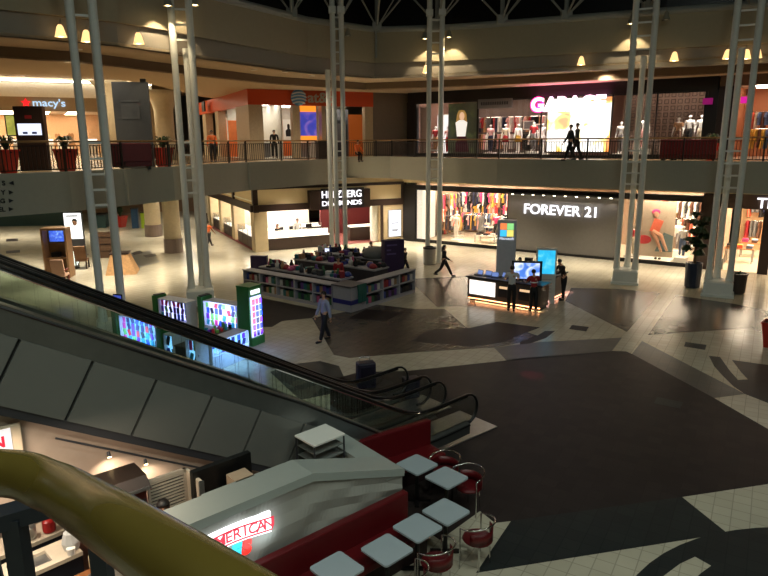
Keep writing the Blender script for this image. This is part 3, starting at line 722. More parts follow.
for nm, s0, s1 in (('left', .9, 2.8), ('middle', 2.9, 4.8), ('right', 4.9, 6.8)):
    for lv, z, n in (('upper', 3.0, 12), ('centre', 2.15, 12), ('lower', 1.25, 12)):
        rail_of_clothes(SR, s0, s1, 5.7, z, n, 'on the back wall ' + wl, stand=False, turn=random.choice((0, 0, .001)), label='%s %s wall rail of clothes %s' % (lv, nm, wl))
SLF = Fr(SR.w(.8, 1.9), SR.N)
for lv, z in (('upper', 3.0), ('centre', 2.2), ('lower', 1.3)): rail_of_clothes(SLF, 0, 3.4, -.25, z, 20, 'on the left side wall ' + wl, stand=False, label='%s side wall rail of clothes %s' % (lv, wl))
for s, d, n, nm in ((1.9, 4.6, 12, 'far left'), (3.3, 4.7, 12, 'far middle'), (5.9, 4.6, 12, 'far right'), (2.9, 3.3, 12, 'middle'), (5.4, 3.2, 10, 'near right'), (1.75, 2.3, 9, 'near left')):
    rail_of_clothes(SR, s - .7, s + .7, d, 1.6, n, 'on a floor rail ' + wl, label=nm + ' floor rail of clothes ' + wl)
display_table(SR, 4.1, 3.9, .02, 1.6, .8, .8, 'far white display table ' + wl, 'on the far table ' + wl)
display_table(SR, 4.6, 2.0, .02, 1.5, .9, .5, 'low white display table near the glass ' + wl, 'on the low table ' + wl)
mannequin(SR, 2.55, 1.5, .02, .1, 'white mannequin in white clothes ' + wl, CLOTH['white'], CLOTH['white'], sleeve='short')
mannequin(SR, 1.75, 3.1, .02, -.2, 'white mannequin in a blush top ' + wl, CLOTH['blush'], CLOTH['grey'])
mannequin(SR, 4.75, 3.0, .02, .15, 'mannequin in a bright pink top ' + wl, CLOTH['pink'], CLOTH['black'])
mannequin(SR, 5.5, 2.2, .02, 0, 'mannequin in a white dress ' + wl, CLOTH['white'], skirt=CLOTH['white'])
mannequin(SR, 6.4, 2.6, .02, -.1, 'mannequin in a red skirt ' + wl, CLOTH['cream'], skirt=CLOTH['red'])
mannequin(SR, 4.6, 4.9, .02, .1, 'mannequin in black at the back ' + wl, CLOTH['black'], CLOTH['black'])
# right window: poster of a seated woman, plinths, mannequins
po = thing('shop_poster', 'large poster of a seated bare legged woman ' + wr_, 'poster', SR.w(15.0, 1.7, .12), SR.ang + .25)
MB().b6(-1.05, 1.05, 0, .06, 0, 3.1).build('board', M('poster_taupe', (176, 160, 140), .6), po)
pb = MB(); pb.prism([(0, 0)] * 3, 0, 0) if False else None
pb.box((.1, -.02, 1.75), (.5, .03, .75), mt=Matrix.Rotation(.3, 4, 'Y')); pb.build('printed_dress', CLOTH['coral'], po)
MB().ball((.02, -.03, 2.4), (.16, .03, .2), 14).build('printed_face', SKIN, po)
MB().ball((.02, -.02, 2.52), (.22, .03, .16), 14).build('printed_hair', CLOTH['pink'], po)
MB().tube([(-.1, -.03, 1.45), (.35, -.03, 1.2), (.75, -.03, .35)], [.13, .12, .06], 8).tube([(-.1, -.03, 1.4), (.15, -.03, 1.0), (.45, -.03, .3)], [.13, .1, .06], 8).build('printed_legs', SKIN, po)
MB().ball((-.5, -.02, .95), (.4, .03, .25), 14).build('printed_cushion', CLOTH['red'], po)
MB().loft([(.1, -.02, .3), (1.0, -.02, .3), (1.0, -.02, 1.2), (.5, -.02, 1.4)], [(.1, -.01, .3), (1.0, -.01, .3), (1.0, -.01, 1.2), (.5, -.01, 1.4)]).build('printed_armchair', M('poster_teal', (90, 112, 112), .6), po)
lp = thing('display_platform', 'low white display platform below the poster of a seated woman', 'platform', SR.w(15.0, .9, .02), SR.ang); MB().b6(-1.2, 1.2, -.6, .6, 0, .14, .01).build('deck', WHITE, lp)
sh = thing('display_shoes', 'pair of dark shoes on the low white platform', 'shoes', SR.w(15.5, .7, .165), SR.ang)
for x in (-.1, .1): MB().ball((x, 0, .05), (.07, .17, .06), 10).build('shoe', BLACK, sh)
mannequin(SR, 16.6, 1.2, .02, .1, 'mannequin in a white top and blue jeans ' + wr_, CLOTH['white'], CLOTH['denim'], plinth=.3)
mannequin(SR, 14.0, 1.0, .02, .3, 'mannequin in red shorts beside the column ' + wr_, CLOTH['red'], CLOTH['cream'], plinth=.2)
mannequin(SR, 15.8, 4.6, .02, 0, 'mannequin in pale grey at the back ' + wr_, CLOTH['white'], CLOTH['grey'])
rail_of_clothes(SR, 14.2, 17.8, 5.7, 2.95, 22, 'on the back wall ' + wr_, stand=False, label='upper wall rail of clothes ' + wr_)
rail_of_clothes(SR, 14.2, 17.8, 5.7, 1.9, 20, 'on the back wall ' + wr_, stand=False, label='lower wall rail of clothes ' + wr_)
rail_of_clothes(SR, 16.6, 18.0, 4.2, 1.6, 10, 'on a floor rail ' + wr_, label='near floor rail of clothes ' + wr_, pal=['mustard', 'white', 'coral', 'black'])
rail_of_clothes(SR, 14.3, 15.7, 4.9, 1.6, 10, 'on a floor rail ' + wr_, label='far floor rail of clothes ' + wr_)
display_table(SR, 17.1, 2.6, .02, 1.4, .8, .75, 'white display table ' + wr_, 'on the table ' + wr_)
# next shop on the far right: open entrance
shell(SR, 18.6, 25, 8, 0, 3.9, M('next_shop_wall', (196, 160, 120), .7), SHOPF, sides=(0, 1))
panels(SR, 19, 25, .5, 7.5, 3.9, 4, 4, 'bright ceiling panel inside the open shop at the far right')
ns = thing('shop_sign', 'cropped white lit lettering over the open shop at the far right edge', 'sign', SR.w(20.35, -.12, 3.45), SR.ang)
text('lettering', 'TH', .7, LETW, ns, ext=.05, bold=.01, align='LEFT'); ns.location = SR.w(20.0, -.12, 3.5)
fbox(SR, 'trim_header', 18.4, 25, -.02, .25, 3.2, 3.92, M('next_shop_header', (70, 52, 40), .6), struct=True)
fbox(SR, 'wall_pilaster', 20.35, 20.8, -.02, .3, 0, 3.2, DKBR, struct=True)
wn = 'inside the far right shop'
for s, d, h, nm in ((19.2, 3.0, .8, 'near left'), (19.7, 5.2, .85, 'far left'), (22, 3.5, .8, 'right')): display_table(SR, s, d, .02, 1.4, .8, h, nm + ' wooden display table ' + wn, 'on the ' + nm + ' table ' + wn, top=M('table_oak', (170, 110, 60), .5))
rail_of_clothes(SR, 18.9, 24, 7.8, 3.0, 24, 'on the back wall ' + wn, stand=False, label='upper wall rail of clothes ' + wn)
rail_of_clothes(SR, 18.9, 24, 7.8, 1.8, 24, 'on the back wall ' + wn, stand=False, label='lower wall rail of clothes ' + wn)
# ================================================================ lower corner: the jewellery shop
fbox(HF, 'wall_bulkhead', -.05, 10.7, 0, .3, 2.8, Z0, CREAM, struct=True)
fbox(HL, 'wall_bulkhead', -15, 0, 0, .3, 2.8, Z0, CREAM, struct=True)
for nm, fr, a, b in (('front', HF, -.3, 10.3), ('side', HL, -15, .25)):
    fbox(fr, 'trim_brown', a, b, -.12, .2, 2.45 if fr is HF else 2.42, 2.86, DKBR, struct=True)
    fbox(fr, 'trim_brown', a, b, -.08, .2, 3.78, 3.96, DKBR, struct=True)
for s in (-.12, 10.0): fbox(HF, 'trim_brown', s, s + .3, -.14, .2, 2.8, 3.8, DKBR, struct=True)
fbox(HL, 'trim_brown', -5.6, -5.2, -.12, .2, 2.8, 3.8, DKBR, struct=True)
STONE = M('travertine_pillar', (206, 186, 148), .5, var=.15, scale=3)
fbox(HF, 'wall_pillar', -.1, .72, -.1, .7, 0, 2.5, STONE, struct=True)
for s in (-6.4, -10.6, -14.6): fbox(HL, 'wall_pillar', s, s + .8, -.05, .7, 0, 2.5, STONE, struct=True)
fbox(HF, 'wall_pilaster', 8.4, 10.35, -.06, .4, 0, 2.5, M('beige_pilaster', (188, 168, 134), .6), struct=True)
fbox(HF, 'trim_brown', 8.42, 8.62, -.12, .1, 0, 2.5, DKBR, struct=True)
fbox(HF, 'trim_brown', 10.1, 10.35, -.14, .4, 0, 3.9, DKBR, struct=True)
fbox(HF, 'wall_corner_infill', 10.35, 11.1, -.02, .3, 0, Z0, PAINT, struct=True)
JW = M('jewellery_white_wall', (246, 240, 226), .6)
# interior: plan between the two fronts
fbox(HF, 'floor_shop', -.1, 10.3, .15, 15, 0, .02, M('jewellery_carpet', (120, 60, 56), .9), struct=True)
fbox(HF, 'ceiling_shop', 0, 10.3, .15, 15, 3.0, 3.1, JW, struct=True)
fbox(HF, 'wall_shop_back', 2.6, 6.1, 7.5, 7.7, 0, 3.0, JW, struct=True)
fbox(HF, 'wall_shop_maroon', 6.1, 10.3, 5.0, 5.2, 0, 3.0, MAROON, struct=True)
fbox(HF, 'wall_shop_right', 10.2, 10.35, .3, 9, 0, 3.0, MAROON, struct=True)
fbox(HF, 'wall_column_white', 8.0, 8.4, .3, .7, 0, 2.5, JW, struct=True)
panels(HF, .8, 5.9, .5, 7.2, 3.0, 3, 5, 'bright ceiling panel inside the jewellery shop', mat=EM('jewellery_panel_glow', (255, 244, 224), 24), size=(1.2, .6))
fbox(HF, 'wall_shop_partition', 2.5, 2.65, 7.5, 14.8, 0, 3.0, JW, struct=True); fbox(HF, 'wall_shop_end', 0, 2.6, 14.6, 14.8, 0, 3.0, JW, struct=True)
panels(HF, .3, 2.4, 7.6, 14.4, 3.0, 1, 5, 'bright ceiling panel along the shop side of the jeweller', mat=EM('jewellery_panel_glow', (255, 244, 224), 24), size=(1.2, .6))
panels(HF, 6.3, 10, .8, 4.6, 3.0, 2, 2, 'ceiling panel over the maroon end of the jewellery shop', size=(.8, .4))
WOODB = M('espresso_counter_wood', (58, 42, 34), .4, var=.2, scale=10)
CASEW = EM('lit_display_case_white', (255, 244, 222), 2.2)
def showcase(fr, s0, s1, d, dp, label, h=1.0, base=.52, zf=.02):
    t = thing('jewellery_counter', label, 'counter', fr.w((s0 + s1) / 2, d, zf), fr.ang); w = (s1 - s0) / 2
    MB().b6(-w, w, -dp / 2, dp / 2, 0, base).b6(-w - .02, w + .02, -dp / 2 - .02, dp / 2 + .02, base - .05, base).build('cabinet', WOODB, t)
    MB().b6(-w + .04, w - .04, -dp / 2 + .04, dp / 2 - .04, base, base + .04).b6(-w + .04, w - .04, dp / 2 - .08, dp / 2 - .05, base, h - .03).build('lit_tray', CASEW, t)
    b = MB(); b.b6(-w, w, -dp / 2, -dp / 2 + .01, base, h).b6(-w, w, -dp / 2, dp / 2, h, h + .012).build('glass_case', GLASSM, t)
    e = MB()
    for x in [-w, w] + [(-w + 2 * w * i / 3) for i in (1, 2)]: e.b6(x - .012, x + .012, -dp / 2 - .005, -dp / 2 + .02, base, h)
    e.build('case_edge', STEEL, t)
    for i in range(3): MB().b6(-w + (i + .5) * 2 * w / 3 - w / 3 + .04, -w + (i + .5) * 2 * w / 3 + w / 3 - .04, -dp / 2 - .012, -dp / 2, .1, base - .1).build('front_panel', WOODB, t)
    return t
showcase(HF, .75, 4.95, .35, .6, 'long lit jewellery counter along the front of the jewellery shop', 1.15, .72)
showcase(HL, -5.1, -1.0, .35, .6, 'lit jewellery counter nearest the stone corner pillar on the shop side', 1.15, .72)
showcase(HL, -9.5, -6.8, .35, .6, 'middle lit jewellery counter on the shop side between stone pillars', 1.15, .72)
showcase(HL, -13.5, -11.0, .35, .6, 'farthest lit jewellery counter on the shop side', 1.15, .72)
showcase(HF, 1.2, 3.6, 3.4, .6, 'left inner jewellery counter behind the staff', 1.0, .75)
showcase(HF, 3.9, 5.8, 4.4, .6, 'right inner jewellery counter behind the staff', 1.0, .75)
t = thing('jewellery_counter', 'dark counter with a white lit top inside the maroon entrance', 'counter', HF.w(7.9, 1.7, .02), HF.ang)
MB().b6(-1.1, 1.1, -.4, .4, 0, .9).build('cabinet', WOODB, t); MB().b6(-1.0, 1.0, -.35, .35, .9, .98).build('lit_tray', CASEW, t)
for i, (s, d) in enumerate(((2.3, 2.1), (3.2, 2.3), (4.6, 3.0))):
    b = thing('chair_dark', ['left', 'middle', 'right'][i] + ' dark chair back inside the jewellery shop', 'chair', HF.w(s, d, .02), HF.ang + .2)
    MB().b6(-.25, .25, -.25, .25, .42, .5, .03).build('seat', BLACK, b); MB().b6(-.25, .25, .2, .27, .5, 1.1, .03).build('backrest', BLACK, b); MB().cyl((0, 0, 0), (0, 0, .42), .04).lathe([(.25, 0), (.25, .03), (.05, .05)]).build('pedestal', CHROME, b)
person('person', 'shop assistant with brown hair seated behind the front jewellery counter', HF.w(1.75, 1.25, -.12), HF.ang + .3, 1.62, BLKC, BLKC, hair=HAIRB, long_hair=True, fem=True, **STAND)
person('person', 'shop assistant in a white shirt behind the front jewellery counter', HF.w(3.1, 1.3, .02), HF.ang - .2, 1.74, WHTC, BLKC, **STAND)
sb = thing('shop_sign', 'dark sign box with two lines of white letters over the jewellery shop', 'sign', HF.w((3.37 + 7.5) / 2, -.5, 0), HF.ang)
MB().b6(-2.05, 2.05, 0, .5, 2.42, 3.62).build('sign_box', DKBR, sb)
MB().b6(-1.35, 1.6, -.03, 0, 2.44, 3.72).build('sign_face', M('sign_face_black', (18, 14, 22), .4), sb)
text('lettering', 'HELZBERG', .62, LETW, sb, (.05, -.06, 3.33), ext=.03, bold=.004, width=2.7)
text('lettering', 'DIAMONDS', .42, LETW, sb, (.05, -.06, 2.78), ext=.03, bold=.002, width=2.7)
pk = thing('lit_poster', 'white backlit poster on the beige pilaster right of the jewellery shop', 'poster', HF.w(9.47, -.12, .3), HF.ang)
MB().b6(-.5, .5, 0, .06, -.02, 1.82).build('frame', STEEL, pk)
MB().b6(-.45, .45, -.012, 0, .03, 1.77).build('lit_face', EM('poster_white', (244, 246, 255), 1.15), pk)
for i, (z, w) in enumerate(((.9, .55), (.45, .5), (.38, .4))): MB().b6(-w / 2, w / 2, -.018, -.012, z, z + .05).build('print_line', GREY, pk)
lb = thing('hanging_screen', 'small pale lit screen above the side of the jewellery shop', 'screen', HL.w(-8.6, -.1, 3.2), HL.ang); MB().b6(-.8, .8, -.05, .05, 0, .5).build('frame', BLACK, lb); MB().b6(-.75, .75, -.06, -.05, .04, .46).build('lit_face', EM('pale_screen', (200, 222, 240), 1.0), lb)
# bright white shop farther along the side passage
fbox(HL, 'wall_shop_far', -22, -14.7, 0, .2, 0, 4.3, M('far_white_shop', (238, 228, 206), .6), struct=True)
area('passage_light', HL.w(-18, -1.2, 4.2), 3, 160, (1, .92, .78), (0, 0, HL.ang), 1)
fs = thing('display_cabinet', 'far white shop cabinet with a dark base in the side passage', 'cabinet', HL.w(-15.6, -.25, 0), HL.ang)
MB().b6(-.9, .9, -.2, .2, 0, 1.0).build('base', BLACK, fs); MB().b6(-.9, .9, -.18, .2, 1.0, 2.6).build('cabinet_body', WHITE, fs); MB().b6(-.3, .3, -.2, -.18, 1.4, 2.0).build('picture', GREY, fs)
# ================================================================ upper corner: the orange phone shop
OR = M('orange_fascia', (196, 70, 22), .35, var=.05); ORW = M('orange_wall', (226, 110, 40), .6)
STONE2 = M('granite_pillar', (176, 158, 130), .35, var=.2, scale=8)
fbox(HF, 'trim_orange_fascia', -.1, 7.95, -.12, .2, 8.72, 9.62, OR, struct=True)
fbox(HL, 'trim_orange_fascia', -16, .12, -.12, .2, 8.72, 9.62, OR, struct=True)
fbox(HF, 'wall_pilaster', 7.95, 10.6, -.1, .4, UF, 9.62, M('taupe_panel', (112, 100, 84), .6), struct=True)
fbox(HF, 'wall_pillar', 7.4, 7.95, -.05, .4, UF, 8.72, M('beige_pilaster', (188, 168, 134)), struct=True)
for s0, s1 in ((-.1, .75), (2.6, 3.05), (4.45, 4.7)): fbox(HF, 'wall_pillar', s0, s1, -.08, .45, UF, 8.72, STONE2, struct=True)
for s0, s1 in ((-3.2, -.1), (-9.6, -8.6), (-14.5, -13.2)): fbox(HL, 'wall_pillar', s0, s1, -.08, .45, UF, 8.72, STONE2, struct=True)
PW = M('phone_shop_white', (206, 200, 186), .6)
fbox(HF, 'floor_shop', .05, 7.95, .2, 6, UF, UF + .02, PW, struct=True); fbox(HF, 'ceiling_shop', .05, 7.95, .2, 6, 8.9, 9.0, PW, struct=True)
fbox(HF, 'wall_shop_back', .05, 7.95, 5.9, 6, UF, 8.9, PW, struct=True); fbox(HF, 'wall_shop_orange', .05, 5, 5.8, 5.9, UF, 8.0, ORW, struct=True)
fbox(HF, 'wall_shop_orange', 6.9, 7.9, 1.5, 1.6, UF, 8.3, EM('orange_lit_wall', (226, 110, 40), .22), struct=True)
fbox(HF, 'wall_shop_grey', 5.2, 6.9, 1.5, 1.6, UF, 8.6, GREY, struct=True)
PPH = EM('phone_shop_panel', (255, 250, 236), 12)
panels(HF, .4, 4.6, .6, 5.6, 8.9, 2, 3, 'round cornered ceiling panel inside the orange phone shop', size=(1.1, .5), mat=PPH)
panels(HF, 5.2, 7.6, .4, 1.4, 8.9, 1, 1, 'ceiling panel over the right end of the orange phone shop', size=(.9, .3), mat=PPH)
for i, (s, c) in enumerate(((1.0, BLKC), (2.2, NAVY), (3.3, JEAN), (4.2, BLKC))):
    p = thing('wall_poster', ['first', 'second', 'third', 'fourth'][i] + ' white portrait poster from the left on the back wall of the orange phone shop', 'poster', HF.w(s, 5.74, 6.7), HF.ang)
    MB().b6(-.4, .4, 0, .04, 0, 1.4).build('board', WHITE, p); MB().lathe([(.2, .1), (.22, .5), (.08, .62), (.1, .75), (.09, .9), (.02, .95)], (0, -.0, .15), 10, 1, .15).build('printed_figure', c, p)
for i, (s, d) in enumerate(((1.2, 2.2), (2.3, 3.2), (3.8, 2.0))):
    t = thing('display_table', ['left', 'middle', 'right'][i] + ' white phone display table inside the orange phone shop', 'table', HF.w(s, d, UF + .02), HF.ang)
    MB().b6(-.55, .55, -.35, .35, .9, .98, .02).build('table_top', WHITE, t); MB().b6(-.4, .4, -.22, .22, 0, .9).build('pedestal', GREY, t)
    for j in range(4): MB().box((-.4 + j * .27, 0, 1.02), (.1, .03, .14), mt=Matrix.Rotation(.4, 4, 'X')).build('phone_stand', BLACK, t)
bp = thing('lit_poster', 'orange framed backlit blue and violet picture behind the phone shop window', 'poster', HF.w(3.7, .9, 6.65), HF.ang)
MB().b6(-.85, .75, 0, .12, 0, 2.15).build('frame', EM('orange_frame_glow', (255, 140, 40), 1.3), bp)
MB().b6(-.5, .75, -.02, 0, .3, 1.75).build('lit_face', EMP('blue_violet_picture', [(0, (30, 60, 150)), (.45, (60, 70, 190)), (.6, (150, 110, 200)), (1, (235, 170, 190))], .75, 1.2), bp)
sg = thing('shop_sign', 'striped globe and grey lettering on the orange fascia', 'sign', HF.w(2.95, -.2, 9.17), HF.ang)
GLB = MB().ball((0, 0, 0), (.48, .2, .48), 20).build('globe', M('globe_blue', (90, 150, 200), .3), sg)
for z in (-.3, -.12, .06, .24): MB().tube([(math.sin(a) * .485 * math.cos(z * 2.2), -abs(math.cos(a)) * .2 * math.cos(z * 1.8) - .012, z + .05 * math.cos(a * 2)) for a in [x * .2 - 1.3 for x in range(14)]], .045, 6).build('globe_band', M('globe_white', (206, 214, 220), .3), sg)
text('lettering', 'at&t', .85, M('sign_letter_grey', (176, 172, 160), .4), sg, (1.38, 0, 0), ext=.05, bold=.012, width=1.6)
dk = thing('door', 'grey glazed door at the right end of the orange phone shop', 'door', HF.w(6.2, 1.3, UF + .02), HF.ang); MB().b6(-.5, .5, 0, .06, 0, 2.3).build('leaf', DGREY, dk); MB().b6(-.38, .38, -.01, 0, .9, 2.1).build('pane', GREY, dk)
# side shop fittings
for i, (s, m) in enumerate(((-11.3, EM('orange_lit_panel', (240, 110, 30), .8)), (-7.9, EM('orange_lit_panel', (240, 110, 30), .8)))):
    p = thing('glowing_board', ['far', 'near'][i] + ' glowing orange panel in the side window of the phone shop', 'panel', HL.w(s, .8, UF + .02), HL.ang); MB().b6(-.75, .75, 0, .1, 0, 2.6).build('face', m, p); MB().b6(-.8, .8, .1, .16, 0, 2.7).build('backing', WHITE, p)
p = thing('screen', 'cyan lit screen in the side window of the phone shop', 'screen', HL.w(-5.6, .8, 6.7), HL.ang); MB().b6(-.9, .9, 0, .08, 0, 1.5).build('bezel', DGREY, p); MB().b6(-.8, .8, -.01, 0, .08, 1.42).build('display', EMP('cyan_screen', [(0, (20, 60, 110)), (.45, (60, 190, 220)), (.7, (130, 230, 240)), (1, (200, 60, 70))], 1.1, 1.1), p)
fbox(HL, 'wall_shop_back', -16, -.5, 2.0, 2.1, UF, 8.8, PW, struct=True)
area('phone_shop_light', HL.w(-6, 1.1, 8.6), 8, 60, (1, .95, .85), (0, 0, HL.ang), .6)
t = thing('hanging_sign', 'small grey blade sign at the far end of the orange fascia', 'sign', HL.w(-11.5, -.5, 8.8), HL.ang); MB().b6(-.5, .5, -.05, .05, 0, .7).build('board', DGREY, t); MB().cyl((0, 0, .7), (0, 0, .85), .03).build('stem', IRON, t)
# ================================================================ upper right: pink lettered clothes shop
fbox(SR, 'trim_header', -.3, 17.75, -.1, .3, 8.95, 9.64, M('shop_header_black', (15, 11, 11), .4), struct=True)
fbox(SR, 'wall_pilaster', -.35, .25, -.1, .4, UF, 9.0, BLACK, struct=True)
fbox(SR, 'wall_pilaster', 17.2, 17.8, -.1, .4, UF, 9.0, BLACK, struct=True)
shell(SR, .2, 17.4, 6.5, UF, 9.3, M('upper_shop_wall', (150, 120, 108), .7), SHOPF)
fbox(SR, 'trim_sill', .2, 17.4, -.06, .12, UF, UF + .16, BLACK, struct=True)
pane(SR, 'window_3', .25, 4.7, UF + .16, 8.95, mull=(2.0,)); pane(SR, 'window_4', 4.7, 8.75, UF + .16, 8.95); pane(SR, 'window_5', 12.65, 17.3, UF + .16, 8.95, mull=(2.3,))
panels(SR, .5, 8.6, .5, 6, 9.3, 5, 3, 'ceiling panel inside the left part of the pink lettered shop', size=(1.0, .3), mat=EM('upper_panel_glow', (255, 226, 206), 15))
panels(SR, 12.8, 17.2, .3, 1.7, 9.3, 3, 1, 'ceiling panel over the patterned screen of the pink lettered shop', size=(1.0, .3), mat=EM('upper_panel_glow', (255, 226, 206), 15))
PNK = EM('pink_sign_glow', (255, 50, 150), 3.0); PNW = EM('pink_sign_glow_pale', (255, 190, 220), 3.5)
sg = thing('shop_sign', 'white lettering edged in glowing pink across the upper shop front', 'sign', SR.w((8.2 + 12.42) / 2, -.25, 8.52), SR.ang)
text('lettering', 'GARAGE', 1.0, EM('pink_white_letter', (255, 236, 246), 3.2), sg, (0, -.06, 0), ext=.03, bold=.03, width=4.2)
text('lettering_edge', 'G', 1.0, PNK, sg, (-1.78, .04, 0), ext=.04, bold=.085); text('lettering_edge', 'ARAGE', 1.0, PNW, sg, (.36, .04, 0), ext=.04, bold=.06, width=3.5)
area('pink_sign_light', SR.w(10.3, -.5, 8.95), 4.2, 40, (1, .18, .45), (PI, 0, SR.ang), .3)
sc_ = thing('lit_screen', 'huge bright white screen with orange and yellow blots behind the upper shop window', 'screen', SR.w(10.85, .1, 5.9), SR.ang)
MB().b6(-1.82, 1.82, 0, .12, 0, 3.0).build('bezel', BLACK, sc_)
MB().b6(-1.78, 1.78, -.02, 0, .05, 2.95).build('display', EMP('white_orange_screen', [(0, (255, 250, 250)), (.54, (255, 250, 240)), (.6, (255, 226, 90)), (.66, (235, 130, 30)), (1, (170, 80, 20))], 1.6, .9, .6), sc_)
area('screen_glow', SR.w(10.85, -.2, 7.4), 3.4, 60, (1, .95, .9), (PI / 2, 0, SR.ang), 2.6)
# poster of a woman
po = thing('shop_poster', 'tall poster of a blonde woman in a white top against green leaves', 'poster', SR.w(3.37, .5, UF + .1), SR.ang)
MB().b6(-1.0, 1.0, 0, .06, 0, 3.15).build('board', EMP('leafy_poster', [(0, (14, 20, 10)), (.5, (36, 46, 24)), (.7, (90, 100, 50)), (1, (130, 120, 70))], .45, 2.2), po)
MB().ball((0, -.06, 2.38), (.18, .035, .25), 14).build('printed_face', EM('lit_print_skin', (240, 190, 150), .95), po)
MB().lathe([(.34, -.95), (.4, -.5), (.34, .1), (.2, .32), (.02, .36)], (-.05, .0, 2.4), 14, 1, .06).build('printed_hair', EM('lit_print_hair', (214, 160, 84), .5), po)
MB().lathe([(.3, 0), (.36, .5), (.42, .85), (.15, 1.0)], (-.05, -.02, 1.15), 14, 1, .1).build('printed_top', EM('lit_print_white', (255, 246, 232), 1.0), po)
MB().lathe([(.5, 0), (.42, .5), (.3, .95)], (0, -.01, .2), 14, 1, .1).build('printed_skirt', EM('lit_print_maroon', (80, 24, 40), .35), po)
ux = 'in the pink shop left window'
mannequin(SR, 5.15, .9, UF, 0, 'mannequin in a pink and white top ' + ux, CLOTH['blush'], CLOTH['navy'], plinth=.25)
mannequin(SR, 6.15, .9, UF, .1, 'mannequin in a red skirt ' + ux, CLOTH['cream'], skirt=CLOTH['red'], plinth=.25)
mannequin(SR, 6.95, 1.0, UF, -.1, 'mannequin in a pale top and mustard skirt ' + ux, CLOTH['white'], skirt=CLOTH['mustard'], plinth=.25)
mannequin(SR, 7.95, .9, UF, .1, 'mannequin in a red and blush top ' + ux, CLOTH['red'], CLOTH['grey'], plinth=.35)
mannequin(SR, 8.5, 1.0, UF, 0, 'mannequin all in white beside the bright screen', CLOTH['white'], CLOTH['white'], plinth=.25)
mannequin(SR, 1.3, .8, UF, 0, 'mannequin with a red bag at the far left of the pink lettered shop', CLOTH['red'], CLOTH['tan'], plinth=.2)
mannequin(SR, 2.15, .9, UF, .2, 'mannequin in blush beside the ladder column ' + ux, CLOTH['blush'], CLOTH['red'], plinth=.2)
fbox(SR, 'wall_light_panel', .4, 1.0, .35, .45, UF, 8.7, M('pinkish_panel', (206, 180, 172), .6), struct=True)
lw = thing('glowing_board', 'white lit panel behind the first mannequins of the pink lettered shop', 'panel', SR.w(1.45, 1.6, UF + .02), SR.ang); MB().b6(-.5, .5, 0, .1, 0, 2.6).build('face', EM('white_lit_panel', (255, 250, 246), 1.1), lw); MB().b6(-.55, .55, .1, .15, 0, 2.65).build('backing', WHITE, lw)
hb = thing('hanging_board', 'grey board hanging across the shop front left of the pink lettering', 'sign', SR.w(5.85, -.14, 8.45), SR.ang); MB().b6(-1.1, 1.1, 0, .08, 0, .55).build('board', GREY, hb)
for i in range(12): MB().b6(-.9 + i * .15, -.8 + i * .15, -.015, 0, .2, .38).build('print_mark', DGREY, hb)
ub = 'on the pink shop back wall'
for s0, s1, z, nm in ((1.8, 3.4, 8.1, 'upper far left'), (3.5, 5.1, 8.1, 'upper left'), (5.2, 6.8, 8.1, 'upper right'), (6.9, 8.6, 8.1, 'upper far right'), (1.8, 3.4, 7.0, 'lower far left'), (3.5, 5.1, 7.0, 'lower left'), (5.2, 6.8, 7.0, 'lower right'), (6.9, 8.6, 7.0, 'lower far right')): rail_of_clothes(SR, s0, s1, 4.4, z, 9, ub, stand=False, label=nm + ' wall rail of clothes ' + ub, zf=UF, pal=['blush', 'grey', 'white', 'tan', 'grey', 'black', 'brown', 'navy', 'red'])
fbox(SR, 'wall_shop_partition', 1.4, 8.8, 4.6, 4.7, UF, 9.3, M('upper_shop_partition', (112, 100, 94), .7), struct=True)
for i, (s, z) in enumerate(((6.9, 7.5), (7.65, 7.3), (8.4, 8.2))):
    f = thing('picture_frame', ['left', 'lower right', 'upper right'][i] + ' framed picture on the partition of the pink lettered shop', 'picture', SR.w(s, 2.6, z), SR.ang); MB().b6(-.35, .35, 0, .04, -.28, .28).build('frame', WHITE, f); MB().b6(-.28, .28, -.01, 0, -.21, .21).build('print', GREY, f); MB().cyl((0, .02, .28), (0, .02, 9.3 - z), .008).build('wire', IRON, f)
# square patterned screen
ls = thing('patterned_screen', 'taupe screen of small square frames behind the pink shop right window', 'screen', SR.w(12.75, 2.0, UF + .02), SR.ang)
MB().b6(0, 4.5, 0, .05, 0, 3.6).build('panel', M('screen_taupe', (142, 120, 106), .6), ls)
b = MB()
for i in range(13):
    for j in range(10):
        x, z = .2 + i * .342, .2 + j * .345
        for a, c in (((x - .12, x + .12), (z - .12, z - .08)), ((x - .12, x + .12), (z + .08, z + .12)), ((x - .12, x - .08), (z - .08, z + .08)), ((x + .08, x + .12), (z - .08, z + .08))): b.b6(a[0], a[1], -.05, 0, c[0], c[1])
b.build('square_frames', M('screen_dark_bronze', (84, 66, 58), .5), ls)
uy = 'before the patterned screen'
mannequin(SR, 13.0, .9, UF, 0, 'mannequin in white left of the ladder column ' + uy, CLOTH['white'], CLOTH['grey'], plinth=.25)
mannequin(SR, 14.2, 1.0, UF, .1, 'mannequin in a white shirt right of the ladder column ' + uy, CLOTH['white'], CLOTH['blush'], plinth=.5)
mannequin(SR, 15.9, 1.0, UF, -.1, 'mannequin in a tan jacket ' + uy, CLOTH['tan'], CLOTH['brown'], plinth=.4)
mannequin(SR, 16.45, .9, UF, 0, 'left of two mannequins in white shirts ' + uy, CLOTH['white'], CLOTH['black'], plinth=.5)
mannequin(SR, 17.0, .9, UF, 0, 'right of two mannequins in white shirts ' + uy, CLOTH['white'], CLOTH['cream'], plinth=.5)
for s in (13.1, 14.1, 16.7): spot('window_spot', SR.w(s, .35, 8.9), SR.w(s, .95, 7.2), 380, (1, .9, .8), .8, .5, .05)
for s in (5.2, 6.2, 7.0, 8.0, 8.5, 1.3, 2.1): spot('window_spot', SR.w(s, .3, 8.9), SR.w(s, .95, 7.2), 320, (1, .88, .8), .8, .5, .05)
